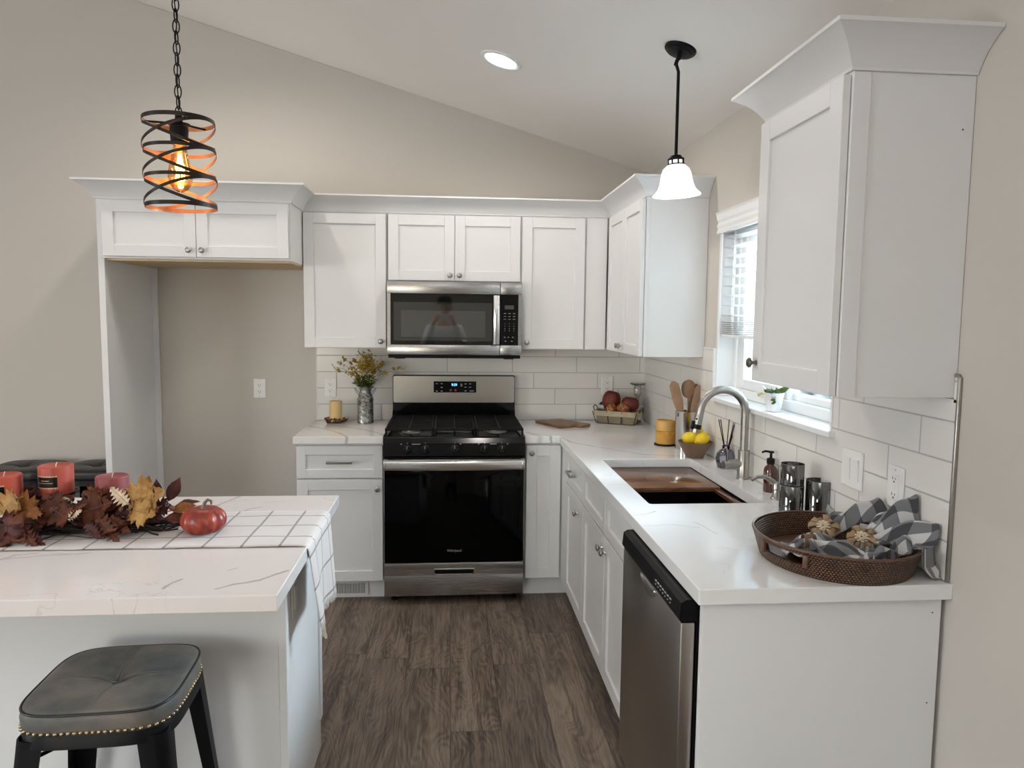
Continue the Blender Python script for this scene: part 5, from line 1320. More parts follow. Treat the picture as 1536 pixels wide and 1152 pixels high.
# ------------------------------------------------------------------ rattan tray with napkins
rt = NT('woven_rattan'); ux_, uy_, _ = rt.xyz(rt.uv())
a_ = rt.M('MULTIPLY', ux_, 150.0); b_ = rt.M('MULTIPLY', uy_, 11.0); rw = rt.M('FLOOR', b_)
ph_ = rt.M('ADD', a_, rt.M('MULTIPLY', rt.M('FLOORED_MODULO', rw, 2.0), .5))
h1 = rt.M('SINE', rt.M('MULTIPLY', rt.M('FRACT', ph_), PI)); h2 = rt.M('SINE', rt.M('MULTIPLY', rt.M('FRACT', b_), PI))
hh = rt.M('POWER', rt.M('MULTIPLY', h1, h2), .6)
vr = rt.noise(rt.obj(), 30, 3)
rt.set(col=rt.ramp(rt.M('MULTIPLY', hh, rt.M('MULTIPLY_ADD', vr, .8, .6)), [(.1, (.004, .002, .001)), (.5, (.045, .018, .009)), (.95, (.22, .105, .05))]), rough=.4); rt.bump(hh, 1.0, .004); MAT['rattan'] = rt.m
MAT['rattan_s'] = simple('rattan_cane', (.105, .048, .025), .35, nscale=50, namp=.25)
tcx, tcy = -.199, -2.712; TA, TB_ = .181, .203
t = thing('rattan_tray', 'round brown woven rattan tray with handle slots on the near counter', 'tray', (tcx, tcy, CT))
def tray_wall(r0):
    def fn(u, v):
        a = 2*PI*u; k = r0+.020*v; return Vector((tcx+(TA+k)*math.cos(a), tcy+(TB_+k)*math.sin(a), CT+.003+.066*v))
    return fn
# wall as two faces with handle slots cut out by skipping cells
ha = R(203)  # direction of the visible slot (towards the room)
def in_slot(u, v):
    a = 2*PI*u
    for h0 in (ha, ha+PI):
        d = (a-h0+PI) % (2*PI)-PI
        if abs(d) < R(17) and .45 < v < .80: return True
    return False
for nm, r0 in (('outer_wall', .006), ('inner_wall', -.002)):
    mb = MB(); nu, nv = 180, 12; fn = tray_wall(r0); mb.uvl = mb.bm.loops.layers.uv.new('UVMap')
    vs = [[mb.bm.verts.new(fn(i/nu, j/nv)) for j in range(nv+1)] for i in range(nu)]
    for i in range(nu):
        for j in range(nv):
            if in_slot((i+.5)/nu, (j+.5)/nv): continue
            f = mb.bm.faces.new((vs[i][j], vs[(i+1) % nu][j], vs[(i+1) % nu][j+1], vs[i][j+1]))
            for lp, (a, b) in zip(f.loops, ((i, j), (i+1, j), (i+1, j+1), (i, j+1))): lp[mb.uvl].uv = (a/nu, b/nv)
    obj(nm, mb, 'rattan', t, 180)
mb = MB(); mb.tube([(tcx+(TA+.023)*math.cos(a), tcy+(TB_+.023)*math.sin(a), CT+.0695) for a in [2*PI*i/120 for i in range(120)]], .0038, 8, closed=True); obj('rim', mb, 'rattan_s', t, 60)
mb = MB()
for h0 in (ha, ha+PI):
    for s_ in (-1, 1):
        a = h0+s_*R(18.5); k = .009+.014; P0 = Vector((tcx+(TA+k)*math.cos(a), tcy+(TB_+k)*math.sin(a), CT+.045)); rz = math.atan2(math.sin(a), math.cos(a))
        mb.mbox((.010, .014, .034), Matrix.Translation(P0) @ Matrix.Rotation(rz, 4, 'Z'), .003)
obj('handle_wrap', mb, 'rattan_s', t, 60)
mb = MB(); mb.prism([(tcx+(TA+.004)*math.cos(a), tcy+(TB_+.004)*math.sin(a)) for a in [2*PI*i/96 for i in range(96)]], CT+.0005, CT+.006); obj('base', mb, 'rattan_s', t)
# napkins
gm = NT('buffalo_check_linen'); ux_, uy_, _ = gm.xyz(gm.uv())
c1 = gm.M('GREATER_THAN', gm.M('FRACT', ux_), .5); c2 = gm.M('GREATER_THAN', gm.M('FRACT', uy_), .5)
sm = gm.M('MULTIPLY', gm.M('ADD', c1, c2), .5)
wv = gm.noise(gm.uv(), 60, 2)
gm.set(col=gm.mix(gm.M('MULTIPLY', wv, .25), gm.ramp(sm, [(0, (.60, .60, .60)), (.5, (.165, .168, .178)), (1.0, (.030, .031, .038))]), (.25, .25, .26)), rough=.95, sheen=.2); gm.bump(wv, .3, .001); MAT['gingham'] = gm.m
mbur = simple('burlap', (.34, .23, .13), .95, nscale=60, namp=.15, bump=.6, bscale=600); mcr = simple('cream_crochet', (.62, .52, .38), .9, nscale=60, namp=.1, bump=.6, bscale=500)
def napkin(c, fans, label, seed, ringmat=mbur, flower=True, ring=True, ang=0.0, fs=1.0):
    """cloth gathered in a ring at c; every fan spreads from the ring to a hem given as real points"""
    rnd = random.Random(seed); t = thing('checked_napkin', label, 'napkin', c); c = Vector(c)
    for fi, (hem, bulge, ruff) in enumerate(fans):
        p1, p2 = rnd.uniform(0, 6.28), rnd.uniform(0, 6.28)
        H = [Vector(h) for h in hem]; n = len(H)-1; mid = sum(H, Vector())/len(H); dirn = (mid-c); dirn.z = 0; dirn.normalize(); side_ = Vector((-dirn.y, dirn.x, 0))
        if (H[-1]-H[0]).dot(side_) < 0: side_ = -side_
        def hemp(v, H=H, n=n):
            x = v*n; i = min(int(x), n-1); f = x-i
            P0, P1, P2, P3 = H[max(i-1, 0)], H[i], H[i+1], H[min(i+2, n)]
            return .5*((2*P1)+(P2-P0)*f+(2*P0-5*P1+4*P2-P3)*f*f+(3*P1-P0-3*P2+P3)*f**3)
        def fn(u, v):
            a = c+side_*(v-.5)*.030+Vector((0, 0, .012*math.sin(v*PI*4+p1))); b = hemp(v)
            P = a.lerp(b, u**1.05); env = math.sin(PI*min(1, u*.92+.04))
            P.z += bulge*math.sin(PI*u)+ruff*math.sin(v*PI*6+p1+1.5*u)*(.35+.65*env)*(1-.4*u)
            P += side_*ruff*.5*math.sin(v*PI*4+p2+3*u)*env
            P.z += .006*math.sin(11*u+4*v+p2)*u
            P.x = min(P.x, -.0175-.003*math.sin(9*v+p1))
            q = math.hypot((P.x-tcx)/(TA+.004), (P.y-tcy)/(TB_+.004))
            if q < 1.0: zm = CT+.010
            elif q < 1.22 and P.z > CT+.035: zm = CT+.079
            else: zm = CT+.004
            if P.z < zm: P.z = zm+.002*math.sin(20*u+9*v)**2
            return P
        wid = sum((H[i+1]-H[i]).length for i in range(n))*1.25; ln = (mid-c).length*1.15
        mb = MB(); mb.grid(fn, 44, 52, lambda u, v: (u*ln/.078+seed*.37+fi*.5, (v-.5)*(.35+.65*u)*wid/.078+seed*.21))
        obj('cloth', mb, 'gingham', t, 180, solid=.0014)
    if ring:
        ca, sa = math.cos(R(ang)), math.sin(R(ang)); p1 = rnd.uniform(0, 6)
        mb = MB(); mb.grid(lambda u, v: c+Vector(((v-.5)*.030*ca-.019*math.cos(2*PI*u)*sa, (v-.5)*.030*sa+.019*math.cos(2*PI*u)*ca, .004+.018*math.sin(2*PI*u))), 28, 3); rg_ = obj('napkin_ring', mb, ringmat, t, 60, solid=.002)
    if ring and flower:
        top = c+Vector((-.010, -.014, .022)); Q = Matrix.Rotation(R(38), 3, 'X') @ Matrix.Rotation(R(-18), 3, 'Y')
        mb = MB()
        for k in range(11):
            a = 2*PI*k/11+p1; r1 = (.036+.006*math.sin(k*2.7))*fs
            def petal(u, v, a=a, r1=r1, k=k):
                th = 2*PI*u; rr = r1*.62+r1*.42*math.cos(th); zz = .010*math.sin(th)+.004*math.sin(k*1.9); b = a+(v-.5)*.50
                return top+Q @ Vector((rr*math.cos(b), rr*math.sin(b), zz))
            mb.grid(petal, 14, 3)
        obj('burlap_petals', mb, ringmat, rg_, 60, solid=.0010)
        mb = MB(); top2 = top+Q @ Vector((0, 0, .010))
        for k in range(22):
            a = k*2.4; r_ = .002+.0105*math.sqrt(k/22); mb.ellipsoid(top2+Q @ Vector((r_*math.cos(a), r_*math.sin(a), .006-.25*r_)), .0031, .0031, .0026, 7)
        for k in range(10):
            a = 2*PI*k/10; mb.ellipsoid(top2+Q @ Vector((.0150*math.cos(a), .0150*math.sin(a), .001)), .0045, .0045, .0024, 8)
        obj('crochet_rosette', mb, mcr, rg_, 180)
    return t
napkin(at(1236, 801, -2.665), [([at(1243, 790, -2.60), at(1243, 756, -2.575), at(1262, 768, -2.585), at(1290, 768, -2.60), at(1317, 748, -2.64), at(1335, 772, -2.68)], .014, .011), ([at(1186, 818, -2.62), at(1180, 822, -2.70), at(1205, 838, -2.80), at(1240, 842, -2.82)], .008, .008)], 'checked napkin with a burlap flower ring at the back left of the tray', 5, ang=60)
napkin(at(1293, 818, -2.745), [([at(1318, 782, -2.69), at(1345, 765, -2.73), at(1376, 741, -2.785), at(1396, 782, -2.80), at(1433, 790, -2.872), at(1412, 815, -2.878), at(1368, 836, -2.870)], .026, .012), ([at(1262, 842, -2.84), at(1280, 846, -2.87), at(1312, 842, -2.875)], .010, .008)], 'checked napkin with a cream-centred burlap flower ring, fanned up against the wall', 2, ang=-20)
napkin(at(1213, 814, -2.750), [([at(1173, 815, -2.66), at(1170, 822, -2.70), at(1180, 830, -2.74)], .006, .006), ([at(1245, 812, -2.73), at(1288, 822, -2.82), at(1306, 838, -2.865), at(1268, 842, -2.862), at(1232, 838, -2.83)], .014, .009)], 'checked napkin with a plain brown ring at the left front of the tray', 9, flower=False, ringmat=simple('brown_leather_band', (.13, .065, .035), .6), ang=-10)
napkin(at(1338, 832, -2.852), [([at(1392, 828, -2.80), at(1424, 868, -2.885), at(1412, 876, -2.890), at(1396, 862, -2.890), at(1378, 840, -2.885)], .034, .006), ([at(1300, 822, -2.80), at(1296, 842, -2.87), at(1318, 846, -2.875)], .010, .009)], 'checked napkin without a ring spilling over the tray edge onto the counter end', 21, ring=False, flower=False)
# ------------------------------------------------------------------ island centrepiece
def candle(cx, cy, z0, r, h, label, mat, lab=True, tray=True):
    t = thing('pillar_candle', label, 'candle', (cx, cy, z0))
    obj('wax', MB().lathe([(r-.002, z0), (r, z0+.002), (r, z0+h-.003), (r-.003, z0+h), (r-.007, z0+h-.001), (r-.012, z0+h-.004), (0, z0+h-.006)], (cx, cy, 0), 40), mat, t, 40)
    obj('wick', MB().tube([(cx, cy, z0+h-.006), (cx+.001, cy, z0+h+.002), (cx+.004, cy, z0+h+.008)], .0011, 6), simple('white_wick', (.8, .78, .72), .8), t)
    if lab:
        a0, a1 = R(205), R(300); zl, zh = z0+h*.30, z0+h*.66
        def lf(u, v, k=1.008): a = a0+(a1-a0)*u; return Vector((cx+r*k*math.cos(a), cy+r*k*math.sin(a), zl+(zh-zl)*v))
        mb = MB(); mb.grid(lf, 16, 1); lb = obj('paper_label', mb, 'blackplastic', t, 60)
        mb = MB()
        for v0, v1 in ((-.12, .0), (1.0, 1.12)): mb.grid(lambda u, v: lf(u, v0+(v1-v0)*v+(.04*math.sin(u*60) if (v0 < 0) == (v < .5) else 0), 1.010), 60, 1)
        for v0, w_, us in ((.62, .07, (.40, .72)), (.40, .05, (.18, .85))): mb.grid(lambda u, v: lf(us[0]+(us[1]-us[0])*u, v0+w_*v+.02*math.sin(u*40), 1.013), 24, 1)
        obj('label_lace', mb, simple('gold_lace_print', (.55, .36, .22), .6), lb)
wax1 = simple('coral_wax', (.40, .075, .05), .35, nscale=8, namp=.06, sss=.15); wax2 = simple('mauve_wax', (.26, .062, .065), .4, nscale=8, namp=.06, sss=.15); wax3 = simple('red_orange_wax', (.42, .068, .038), .35, nscale=8, namp=.06, sss=.15)
hold = thing('candle_centrepiece', 'dark metal candle holder with three cups beneath the autumn leaves', 'candle holder', (-2.36, -2.355, CT))
def plate(cx, cy, z): return MB().lathe([(.030, z-.010), (.052, z-.008), (.058, z-.002), (.058, z+.001), (.050, z-.003), (0, z-.003)], (cx, cy, 0), 32)
MID, RGT, LFT = (-2.392, -2.335, CT+.113), (-2.243, -2.315, CT+.082), (-2.510, -2.385, CT+.100)
for (cx, cy, z) in (MID, RGT, LFT):
    obj('cup', plate(cx, cy, z), 'blackm', hold, 40); obj('stem', MB().lathe([(.030, CT+.0045), (.028, CT+.010), (.006, CT+.014), (.005, z-.02), (.012, z-.009)], (cx, cy, 0), 16), 'blackm', hold, 40)
obj('base_bar', MB().box(-2.53, -2.22, -2.365, -2.345, CT+.0045, CT+.012, .002), 'blackm', hold)
candle(MID[0], MID[1], MID[2]-.002, .046, .084, 'coral pillar candle with a black lace-edged label in the middle of the centrepiece', wax1)
candle(RGT[0], RGT[1], RGT[2]-.002, .0455, .078, 'dull mauve pillar candle at the right end of the centrepiece', wax2, lab=False)
candle(LFT[0], LFT[1], LFT[2]-.002, .046, .080, 'red-orange pillar candle cut off by the left edge of the photo', wax3)
# garland
g = thing('autumn_garland', 'garland of dark red and golden autumn leaves lying around the candles', 'garland', (-2.33, -2.37, CT))
random.seed(21)
mb = MB()
for k in range(120):
    x0_, x1_ = sorted((random.uniform(-2.56, -2.05), random.uniform(-2.56, -2.05)))
    if x1_-x0_ < .08: x1_ = x0_+.12
    yc = -2.375+random.gauss(0, .030); zc_ = CT+.012+abs(random.gauss(0, .015))
    mb.tube([(x0_+(x1_-x0_)*i/6, yc+.012*math.sin(i*1.3+k)+random.uniform(-.004, .004), max(CT+.007, zc_+.007*math.sin(i*.9+k*2))) for i in range(7)], random.uniform(.0012, .0028), 5)
for k in range(40):
    p = Vector((random.uniform(-2.10, -2.06), -2.36+random.gauss(0, .02), CT+random.uniform(.008, .03))); q = p+Vector((random.uniform(.01, .05), random.uniform(-.02, .02), random.uniform(-.005, .012)))
    q.z = max(q.z, CT+.006); mb.tube([p, q], .0009, 4)
obj('twig_base', mb, simple('black_brown_twig', (.022, .013, .010), .8), g, 60)
L_mats = {}
def leafmat(n, c1, c2, vein):
    t = NT(n); f = t.noise(t.obj(), 30, 4, .6, .5)
    x, y, z = t.xyz(t.uv()); v_ = t.M('ABSOLUTE', t.M('SUBTRACT', y, .5))
    mid = t.ramp(v_, [(0.0, 1), (.018, 0)])
    sv = t.ramp(t.M('ABSOLUTE', t.M('SUBTRACT', t.M('FRACT', t.M('SUBTRACT', t.M('MULTIPLY', x, 7.0), t.M('MULTIPLY', v_, 5.0))), .5)), [(0, 1), (.07, 0)])
    t.set(col=t.mix(t.M('MULTIPLY', t.M('MAXIMUM', mid, t.M('MULTIPLY', sv, .5)), .6), t.mix(t.ramp(f, [(.35, 0), (.65, 1)]), c1, c2), vein), rough=.55, spec=.3)
    t.bump(t.M('ADD', mid, sv), .3, .002); return t.m
L_mats['red'] = leafmat('dark_red_leaf', (.022, .003, .003), (.070, .009, .006), (.13, .035, .022))
L_mats['rust'] = leafmat('rust_leaf', (.040, .007, .003), (.125, .030, .009), (.20, .07, .03))
L_mats['gold'] = leafmat('golden_leaf', (.24, .11, .022), (.44, .25, .07), (.17, .08, .02))
L_mats['amber'] = leafmat('amber_leaf', (.12, .035, .008), (.28, .11, .022), (.10, .035, .012))
L_mats['cream'] = leafmat('cream_leaf', (.45, .32, .20), (.66, .52, .38), (.22, .13, .08))
MAPLE = [(0, 0), (.10, .20), (.02, .42), (.16, .36), (.24, .52), (.30, .42), (.36, .30), (.42, .44), (.58, .62), (.60, .46), (.74, .50), (.66, .34), (.62, .22), (.74, .26), (.80, .16), (.90, .14), (1.0, 0)]
OVAL = [(0, 0), (.06, .05), (.18, .14), (.35, .22), (.52, .235), (.70, .18), (.86, .08), (1.0, 0)]
FERN = [(0, 0), (.10, .05), (.16, .20), (.22, .08), (.30, .26), (.36, .09), (.44, .28), (.50, .09), (.58, .25), (.63, .08), (.72, .19), (.77, .06), (.86, .11), (1.0, 0)]
OUT = dict(maple=MAPLE, oval=OVAL, fern=FERN)
def leaf(kind, mat, p, d, size, nrm=(0, -1, .4), bend=.25, fold=.15, parent=None):
    """leaf blade from p along direction d; nrm: rough facing direction"""
    d = Vector(d).normalized(); nv_ = Vector(nrm); nv_ = (nv_-d*nv_.dot(d)).normalized(); s_ = d.cross(nv_)
    mb = MB(); bm = mb.bm; uvl = bm.loops.layers.uv.new('UVMap'); P = OUT[kind]
    def pt(x, y): return Vector(p)+d*size*(x-.15*bend*x*x)+s_*size*y+nv_*size*(bend*x*x*-.6+fold*abs(y)+.03*math.sin(9*x+7*y))
    for sg in (1, -1):
        mids = [bm.verts.new(pt(x, 0)) for x, y in P]; inn = [bm.verts.new(pt(x, sg*y*.5)) for x, y in P]; out = [bm.verts.new(pt(x, sg*y)) for x, y in P]
        for ra, rb, ka, kb in ((mids, inn, 0, .5), (inn, out, .5, 1)):
            for i in range(len(P)-1):
                try: f = bm.faces.new((ra[i], ra[i+1], rb[i+1], rb[i]))
                except ValueError: continue
                for lp, (xx, yy) in zip(f.loops, ((P[i][0], P[i][1]*ka), (P[i+1][0], P[i+1][1]*ka), (P[i+1][0], P[i+1][1]*kb), (P[i][0], P[i][1]*kb))): lp[uvl].uv = (xx, .5+sg*yy*.7)
    bmesh.ops.remove_doubles(bm, verts=bm.verts, dist=1e-6)
    mb.tube([Vector(p)-d*size*.16, p], .0011, 4)
    for v in mb.bm.verts:
        if v.co.z < CT+.0065: v.co.z = CT+.0065
    return obj('leaf', mb, L_mats[mat], parent or g, 180, solid=.0006)
def A(u, v, y=-2.37): return at(u, v, y)
def aimed(kind, mat, a, b, y=-2.37, dy=0.0, **k):
    """blade whose stalk end and tip are the real points seen at pixels a and b in the photograph, y metres deep"""
    p, q = A(*a, y), A(*b, y+dy); leaf(kind, mat, p, q-p, (q-p).length, **k)
aimed('maple', 'gold', (192, 755), (245, 735), -2.40, -.01); aimed('maple', 'gold', (205, 762), (218, 722), -2.36); aimed('maple', 'gold', (196, 765), (232, 772), -2.42, -.02)
aimed('maple', 'gold', (20, 770), (2, 742), -2.44); aimed('maple', 'amber', (52, 768), (8, 752), -2.44); aimed('maple', 'amber', (60, 765), (38, 775), -2.46, -.03); aimed('maple', 'gold', (28, 748), (-12, 770), -2.45)
aimed('fern', 'cream', (195, 758), (158, 728), -2.41, bend=.6); 
aimed('oval', 'red', (252, 752), (270, 716), -2.36, bend=.4, nrm=(.3, -1, .2)); aimed('oval', 'red', (238, 748), (233, 718), -2.33, bend=.2)
aimed('oval', 'rust', (262, 760), (300, 748), -2.36, nrm=(0, -.4, 1)); aimed('oval', 'amber', (256, 766), (294, 755), -2.39, nrm=(0, -.8, .8)); aimed('oval', 'rust', (246, 778), (288, 774), -2.40, nrm=(0, -.8, .8))
aimed('maple', 'red', (240, 762), (228, 785), -2.40, -.02); aimed('maple', 'red', (232, 762), (258, 758), -2.38)
aimed('fern', 'rust', (150, 778), (178, 816), -2.44, -.05, bend=.1); aimed('fern', 'rust', (140, 780), (196, 798), -2.43, -.03, bend=.1); aimed('fern', 'red', (128, 784), (150, 808), -2.45, -.04)
aimed('fern', 'rust', (30, 790), (52, 822), -2.48, -.05); aimed('fern', 'red', (40, 800), (66, 820), -2.49, -.03)
aimed('maple', 'rust', (150, 765), (122, 735), -2.40); aimed('maple', 'rust', (165, 770), (140, 732), -2.37); aimed('maple', 'amber', (140, 750), (150, 726), -2.33); aimed('maple', 'rust', (120, 770), (166, 752), -2.41); aimed('maple', 'red', (170, 775), (188, 740), -2.36)
aimed('maple', 'rust', (90, 770), (62, 740), -2.42); aimed('maple', 'rust', (95, 775), (78, 738), -2.40); aimed('maple', 'red', (80, 778), (108, 742), -2.39); aimed('maple', 'red', (60, 770), (30, 735), -2.38); aimed('maple', 'red', (50, 775), (18, 735), -2.36); aimed('maple', 'rust', (105, 780), (72, 760), -2.45); aimed('maple', 'red', (100, 772), (120, 760), -2.43)
aimed('fern', 'rust', (98, 772), (128, 755), -2.44); aimed('fern', 'cream', (100, 780), (122, 764), -2.45); aimed('oval', 'cream', (90, 745), (112, 765), -2.40); aimed('oval', 'red', (20, 745), (55, 730), -2.33); aimed('oval', 'red', (10, 752), (44, 748), -2.34)
aimed('maple', 'red', (10, 780), (8, 825), -2.48, -.05); aimed('maple', 'rust', (-5, 785), (35, 810), -2.48, -.04); aimed('maple', 'red', (35, 782), (15, 812), -2.47, -.03); aimed('maple', 'red', (-8, 790), (-4, 828), -2.47, -.05); aimed('maple', 'red', (20, 790), (40, 800), -2.46)
aimed('maple', 'red', (200, 780), (170, 768), -2.40); aimed('oval', 'amber', (205, 770), (188, 782), -2.42); aimed('oval', 'red', (215, 775), (243, 782), -2.38); aimed('fern', 'rust', (240, 760), (220, 772), -2.42); aimed('oval', 'red', (150, 745), (128, 726), -2.33)
for k in range(30):
    x = random.uniform(-2.55, -2.12); y = -2.36+random.gauss(0, .04); a = random.uniform(0, 2*PI)
    leaf(random.choice(('maple', 'maple', 'oval')), random.choice(('red', 'red', 'rust')), (x, y, CT+random.uniform(.02, .055)), (math.cos(a), math.sin(a), random.uniform(-.1, .5)), random.uniform(.05, .085), nrm=(random.gauss(0, .5), -.6, 1))
for k, (u_, v_) in enumerate(((52, 788), (78, 790), (112, 788), (150, 785), (185, 776), (205, 782), (182, 764), (196, 762), (250, 758), (258, 762), (175, 790), (95, 782))):
    p = A(u_, v_, -2.40); mb = MB(); mb.ellipsoid(p, .008, .008, .008, 14); obj('berry', mb, simple('dark_berry', (.03, .010, .012), .2) if k % 3 else simple('brown_cone', (.12, .045, .025), .7), g, 180)
# small red pumpkin
pc = Vector((-1.951, -2.405, CT+.044)); t = thing('mini_pumpkin', 'small red pumpkin with a curled stem on the table runner', 'pumpkin', (pc.x, pc.y, CT+.004))
mp = NT('red_pumpkin_skin'); f = mp.noise(mp.obj(), 40, 4); mp.set(col=mp.ramp(f, [(.3, (.15, .016, .010)), (.7, (.34, .045, .022))]), rough=.38, spec=.5); mp.bump(f, .15, .001)
obj('body', pumpkin_mb(pc, .064, .040, 10, .13), mp.m, t, 180)
mb = MB(); mb.tube([(pc.x-.002, pc.y, CT+.062), (pc.x, pc.y, CT+.080), (pc.x+.004, pc.y, CT+.094), (pc.x+.014, pc.y-.002, CT+.104), (pc.x+.024, pc.y-.003, CT+.100), (pc.x+.024, pc.y-.003, CT+.090)], [.010, .006, .0048, .0045, .0042, .003], 10); obj('stem', mb, simple('dark_stem', (.16, .13, .10), .45, .3, nscale=80, namp=.3), t, 50)

# ------------------------------------------------------------------ the photographer (seen only in the microwave door)
skin = simple('skin', (.46, .26, .18), .5, nscale=20, namp=.04, sss=.1); shirt = simple('white_knit_shirt', (.62, .63, .66), .9, nscale=20, namp=.05); capm = simple('black_cap_cloth', (.015, .015, .018), .85); jeans = simple('dark_trousers', (.03, .032, .04), .9)
hx, hy = -1.30, -4.93      # body centre
person = thing('person', 'person in a white shirt and black cap holding up a phone, reflected in the microwave', 'person', (hx, hy, 0))
def skinned(name, verts, edges, radii, mat, parent, root=0, sub=2):
    me = bpy.data.meshes.new(name); base = org(parent)
    me.from_pydata([Vector(v)-base for v in verts], edges, []); me.materials.append(mat)
    o = bpy.data.objects.new(name, me); C.objects.link(o); o.parent = parent
    md = o.modifiers.new('skin', 'SKIN'); md.use_smooth_shade = True
    for i, r_ in enumerate(radii):
        sv = me.skin_vertices[0].data[i]; sv.radius = r_ if hasattr(r_, '__len__') else (r_, r_)
        sv.use_root = (i == root)
    s_ = o.modifiers.new('sub', 'SUBSURF'); s_.levels = sub; s_.render_levels = sub
    return o
def V3(x, y, z): return (hx+x, hy+y, z)
hl, hr = (hx-.115, -4.655, 1.505), (hx+.105, -4.655, 1.505)
bv_ = [V3(0, 0, .98), V3(0, 0, 1.15), V3(0, 0, 1.34), V3(0, 0, 1.45), V3(0, .015, 1.53), V3(0, .02, 1.60),
       V3(-.165, 0, 1.41), V3(-.235, .04, 1.21), (hl[0]-.03, hl[1]-.06, hl[2]-.07), hl,
       V3(.165, 0, 1.41), V3(.235, .04, 1.21), (hr[0]+.03, hr[1]-.06, hr[2]-.07), hr,
       V3(-.10, 0, .90), V3(-.12, .02, .50), V3(-.13, -.02, .08), V3(-.13, .10, .035), V3(.10, 0, .90), V3(.12, .02, .50), V3(.13, -.02, .08), V3(.13, .10, .035)]
be_ = [(0, 1), (1, 2), (2, 3), (3, 4), (4, 5), (3, 6), (6, 7), (7, 8), (8, 9), (3, 10), (10, 11), (11, 12), (12, 13), (0, 14), (14, 15), (15, 16), (16, 17), (0, 18), (18, 19), (19, 20), (20, 21)]
br_ = [(.12, .09), (.11, .08), (.12, .085), (.09, .07), (.052, .052), (.052, .052), .045, .036, .026, .024, .045, .036, .026, .024, .085, .058, .038, .034, .085, .058, .038, .034]
n0 = len(bv_)
def hand(w, sgn):
    """five bent fingers closing over the phone's end"""
    global bv_, be_, br_
    wi = w
    base = Vector(bv_[wi]); palm = base+Vector((sgn*-.012, .020, .028)); bv_.append(tuple(palm)); be_.append((wi, len(bv_)-1)); br_.append((.030, .016)); pi_ = len(bv_)-1
    for k in range(4):
        kx = palm+Vector((sgn*(.004*k), .012, .034-.019*k)); l1 = (.030, .033, .031, .025)[k]
        a = kx+Vector((sgn*-.008, l1, .006)); b = a+Vector((sgn*-.022, .012, 0)); c_ = b+Vector((sgn*-.016, -.010, 0))
        i0 = len(bv_); bv_ += [tuple(kx), tuple(a), tuple(b), tuple(c_)]; br_ += [.010, .009, .0085, .0075]; be_ += [(pi_, i0), (i0, i0+1), (i0+1, i0+2), (i0+2, i0+3)]
    th = palm+Vector((sgn*-.020, -.016, -.020)); t2 = th+Vector((sgn*-.026, -.004, .012)); i0 = len(bv_)
    bv_ += [tuple(th), tuple(t2)]; br_ += [.012, .0095]; be_ += [(pi_, i0), (i0, i0+1)]
hand(9, -1); hand(13, 1)
body = skinned('body', bv_, be_, br_, skin, person)
# head
hz = 1.665; hyy = hy+.035
mb = MB(); mb.ellipsoid((0, 0, 0), .078, .095, .112, 32)
for v in mb.bm.verts:
    x, y, z = v.co
    if z < -.02: f_ = (-.02-z)/.09; v.co.x *= 1-.28*f_; v.co.y *= 1-.10*f_
    if y > .05: 
        v.co.y += .022*math.exp(-(x/.014)**2-((z+.012)/.020)**2)       # nose
        v.co.y -= .010*math.exp(-((abs(x)-.032)/.014)**2-((z-.012)/.014)**2)  # eye sockets
        v.co.y += .006*math.exp(-(x/.026)**2-((z+.055)/.008)**2)        # lips
for s_ in (-1, 1): mb.ellipsoid((s_*.080, -.005, -.005), .010, .020, .030, 12)
mb.move((hx, hyy, hz)); hd = obj('head', mb, skin, person, 180)
for s_ in (-1, 1):
    mb = MB(); mb.ellipsoid((hx+s_*.031, hyy+.080, hz+.010), .011, .008, .007, 12); e = obj('eye', mb, 'outlet', hd, 180); mb = MB(); mb.ellipsoid((hx+s_*.031, hyy+.0865, hz+.010), .0055, .0025, .0055, 12); absorb(e, obj('iris', mb, 'black', hd, 180))
mb = MB(); mb.ellipsoid((0, 0, 0), .083, .098, .100, 28)
bmesh.ops.delete(mb.bm, geom=[v for v in mb.bm.verts if v.co.z < -.062 or (v.co.y > .035 and v.co.z < .04) or (v.co.z < -.02 and v.co.y > -.01)], context='VERTS')
mb.move((hx, hyy-.006, hz+.010)); obj('hair', mb, simple('dark_brown_hair', (.035, .022, .015), .7), person, 180)
mb = MB(); mb.tube([(hx-.024, hyy+.089, hz-.055), (hx, hyy+.098, hz-.057), (hx+.024, hyy+.089, hz-.055)], .0045, 8); obj('mouth', mb, simple('lips', (.35, .13, .11), .5), hd, 180)
mb = MB(); mb.lathe([(.088, 0), (.090, .02), (.084, .055), (.060, .085), (.025, .100), (0, .102)], n=32, squash=1.16)
mb.grid(lambda u, v: Vector((.082*math.cos(PI*u)*(1-.06*v), .098*math.sin(PI*u)+.072*v*math.sin(PI*u)**.6-.004, .010-.016*v+.010*math.sin(PI*u)*(1-.4*v))), 20, 6)
mb.move((hx, hyy-.002, hz+.035)); obj('cap', mb, capm, person, 50)
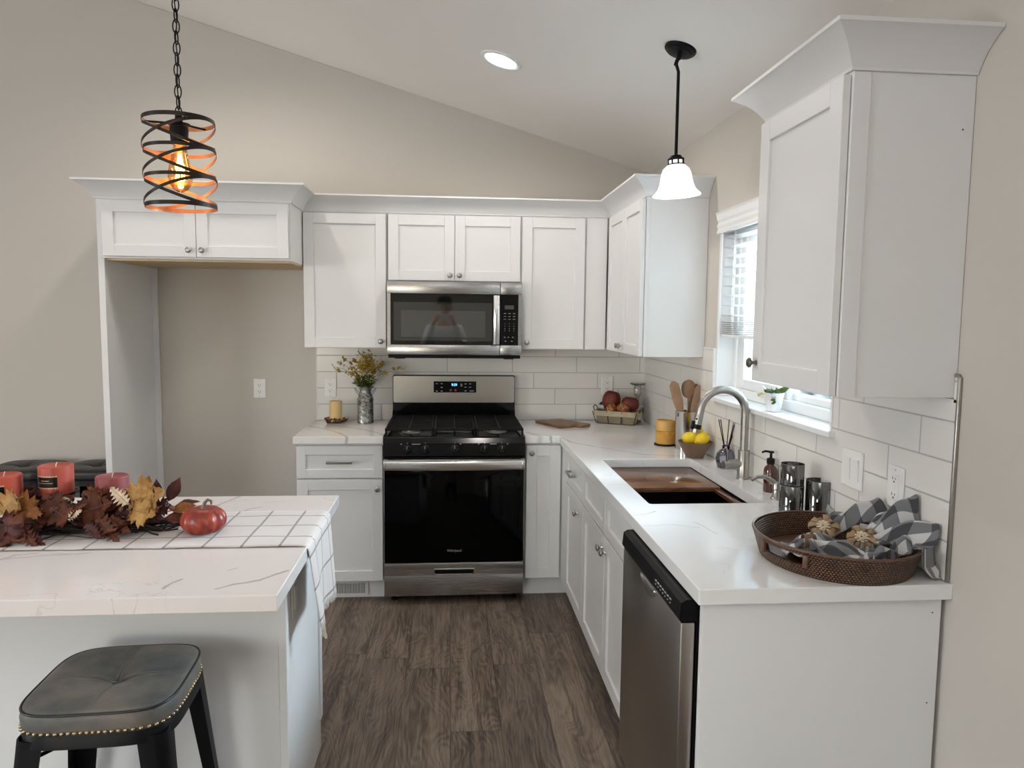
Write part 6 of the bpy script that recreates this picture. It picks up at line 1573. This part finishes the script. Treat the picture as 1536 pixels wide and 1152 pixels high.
skinned('shirt', [V3(0, 0, .80), V3(0, 0, 1.15), V3(0, 0, 1.34), V3(0, .0, 1.45), V3(0, .012, 1.49), V3(-.165, 0, 1.41), V3(-.235, .04, 1.21), (hl[0]-.012, hl[1]-.025, hl[2]-.03), V3(.165, 0, 1.41), V3(.235, .04, 1.21), (hr[0]+.012, hr[1]-.025, hr[2]-.03)],
        [(0, 1), (1, 2), (2, 3), (3, 4), (3, 5), (5, 6), (6, 7), (3, 8), (8, 9), (9, 10)], [(.175, .135), (.155, .12), (.165, .125), (.135, .105), (.068, .066), .066, .052, .036, .066, .052, .036], shirt, person)
skinned('trousers', [V3(0, 0, 1.06), V3(0, 0, .92), V3(-.085, 0, .78), V3(-.12, .02, .50), V3(-.13, -.02, .10), V3(.085, 0, .78), V3(.12, .02, .50), V3(.13, -.02, .10)],
        [(0, 1), (1, 2), (2, 3), (3, 4), (1, 5), (5, 6), (6, 7)], [(.13, .10), (.155, .12), .100, .075, .062, .100, .075, .062], jeans, person)
for s_ in (-1, 1):
    mb = MB(); mb.ellipsoid((hx+s_*.13, hy+.04, .045), .052, .135, .045, 20); mb.box(hx+s_*.13-.045, hx+s_*.13+.045, hy-.08, hy+.16, 0, .02, .006, 2); obj('shoe', mb, capm, person, 60)
ph = thing('smartphone', 'smartphone held up level in both hands by the person', 'phone', (hx, -4.612, 1.545))
obj('body', MB().box(hx-.078, hx+.078, -4.616, -4.606, 1.507, 1.583, .003, 2), simple('pale_phone_case', (.55, .56, .60), .4), ph)
for dx_, dz_ in ((.062, .018), (.062, -.002)):
    mb = MB(); mb.cyl((hx+dx_, -4.606, 1.545+dz_), (hx+dx_, -4.603, 1.545+dz_), .008, 16); obj('lens', mb, 'black', ph, 40)

# ------------------------------------------------------------------ groups for repeats
from collections import defaultdict
cats = defaultdict(list)
for o in C.objects:
    if o.get('category') and o.get('kind') != 'structure': cats[o['category']].append(o)
names = {'cabinet': 'white shaker kitchen cabinets', 'outlet': 'white wall outlets', 'countertop': 'quartz tops', 'stool': 'bar stools', 'candle': 'candles', 'lemon': 'lemons in the brown bowl', 'napkin': 'checked napkins in the tray', 'glass tumbler': 'smoked glass tumblers', 'pendant light': 'hanging pendant lights', 'decorative gourd': 'cloth gourds in the basket', 'decorative ball': 'glitter balls in the basket', 'crown moulding': 'crown mouldings', 'cutting board': 'wooden boards'}
for c_, l_ in cats.items():
    if len(l_) > 1 and c_ in names:
        for o in l_: o['group'] = names[c_]
for o in C.objects:
    if o.name.startswith('wooden_'): o['group'] = 'wooden utensils in the crock'
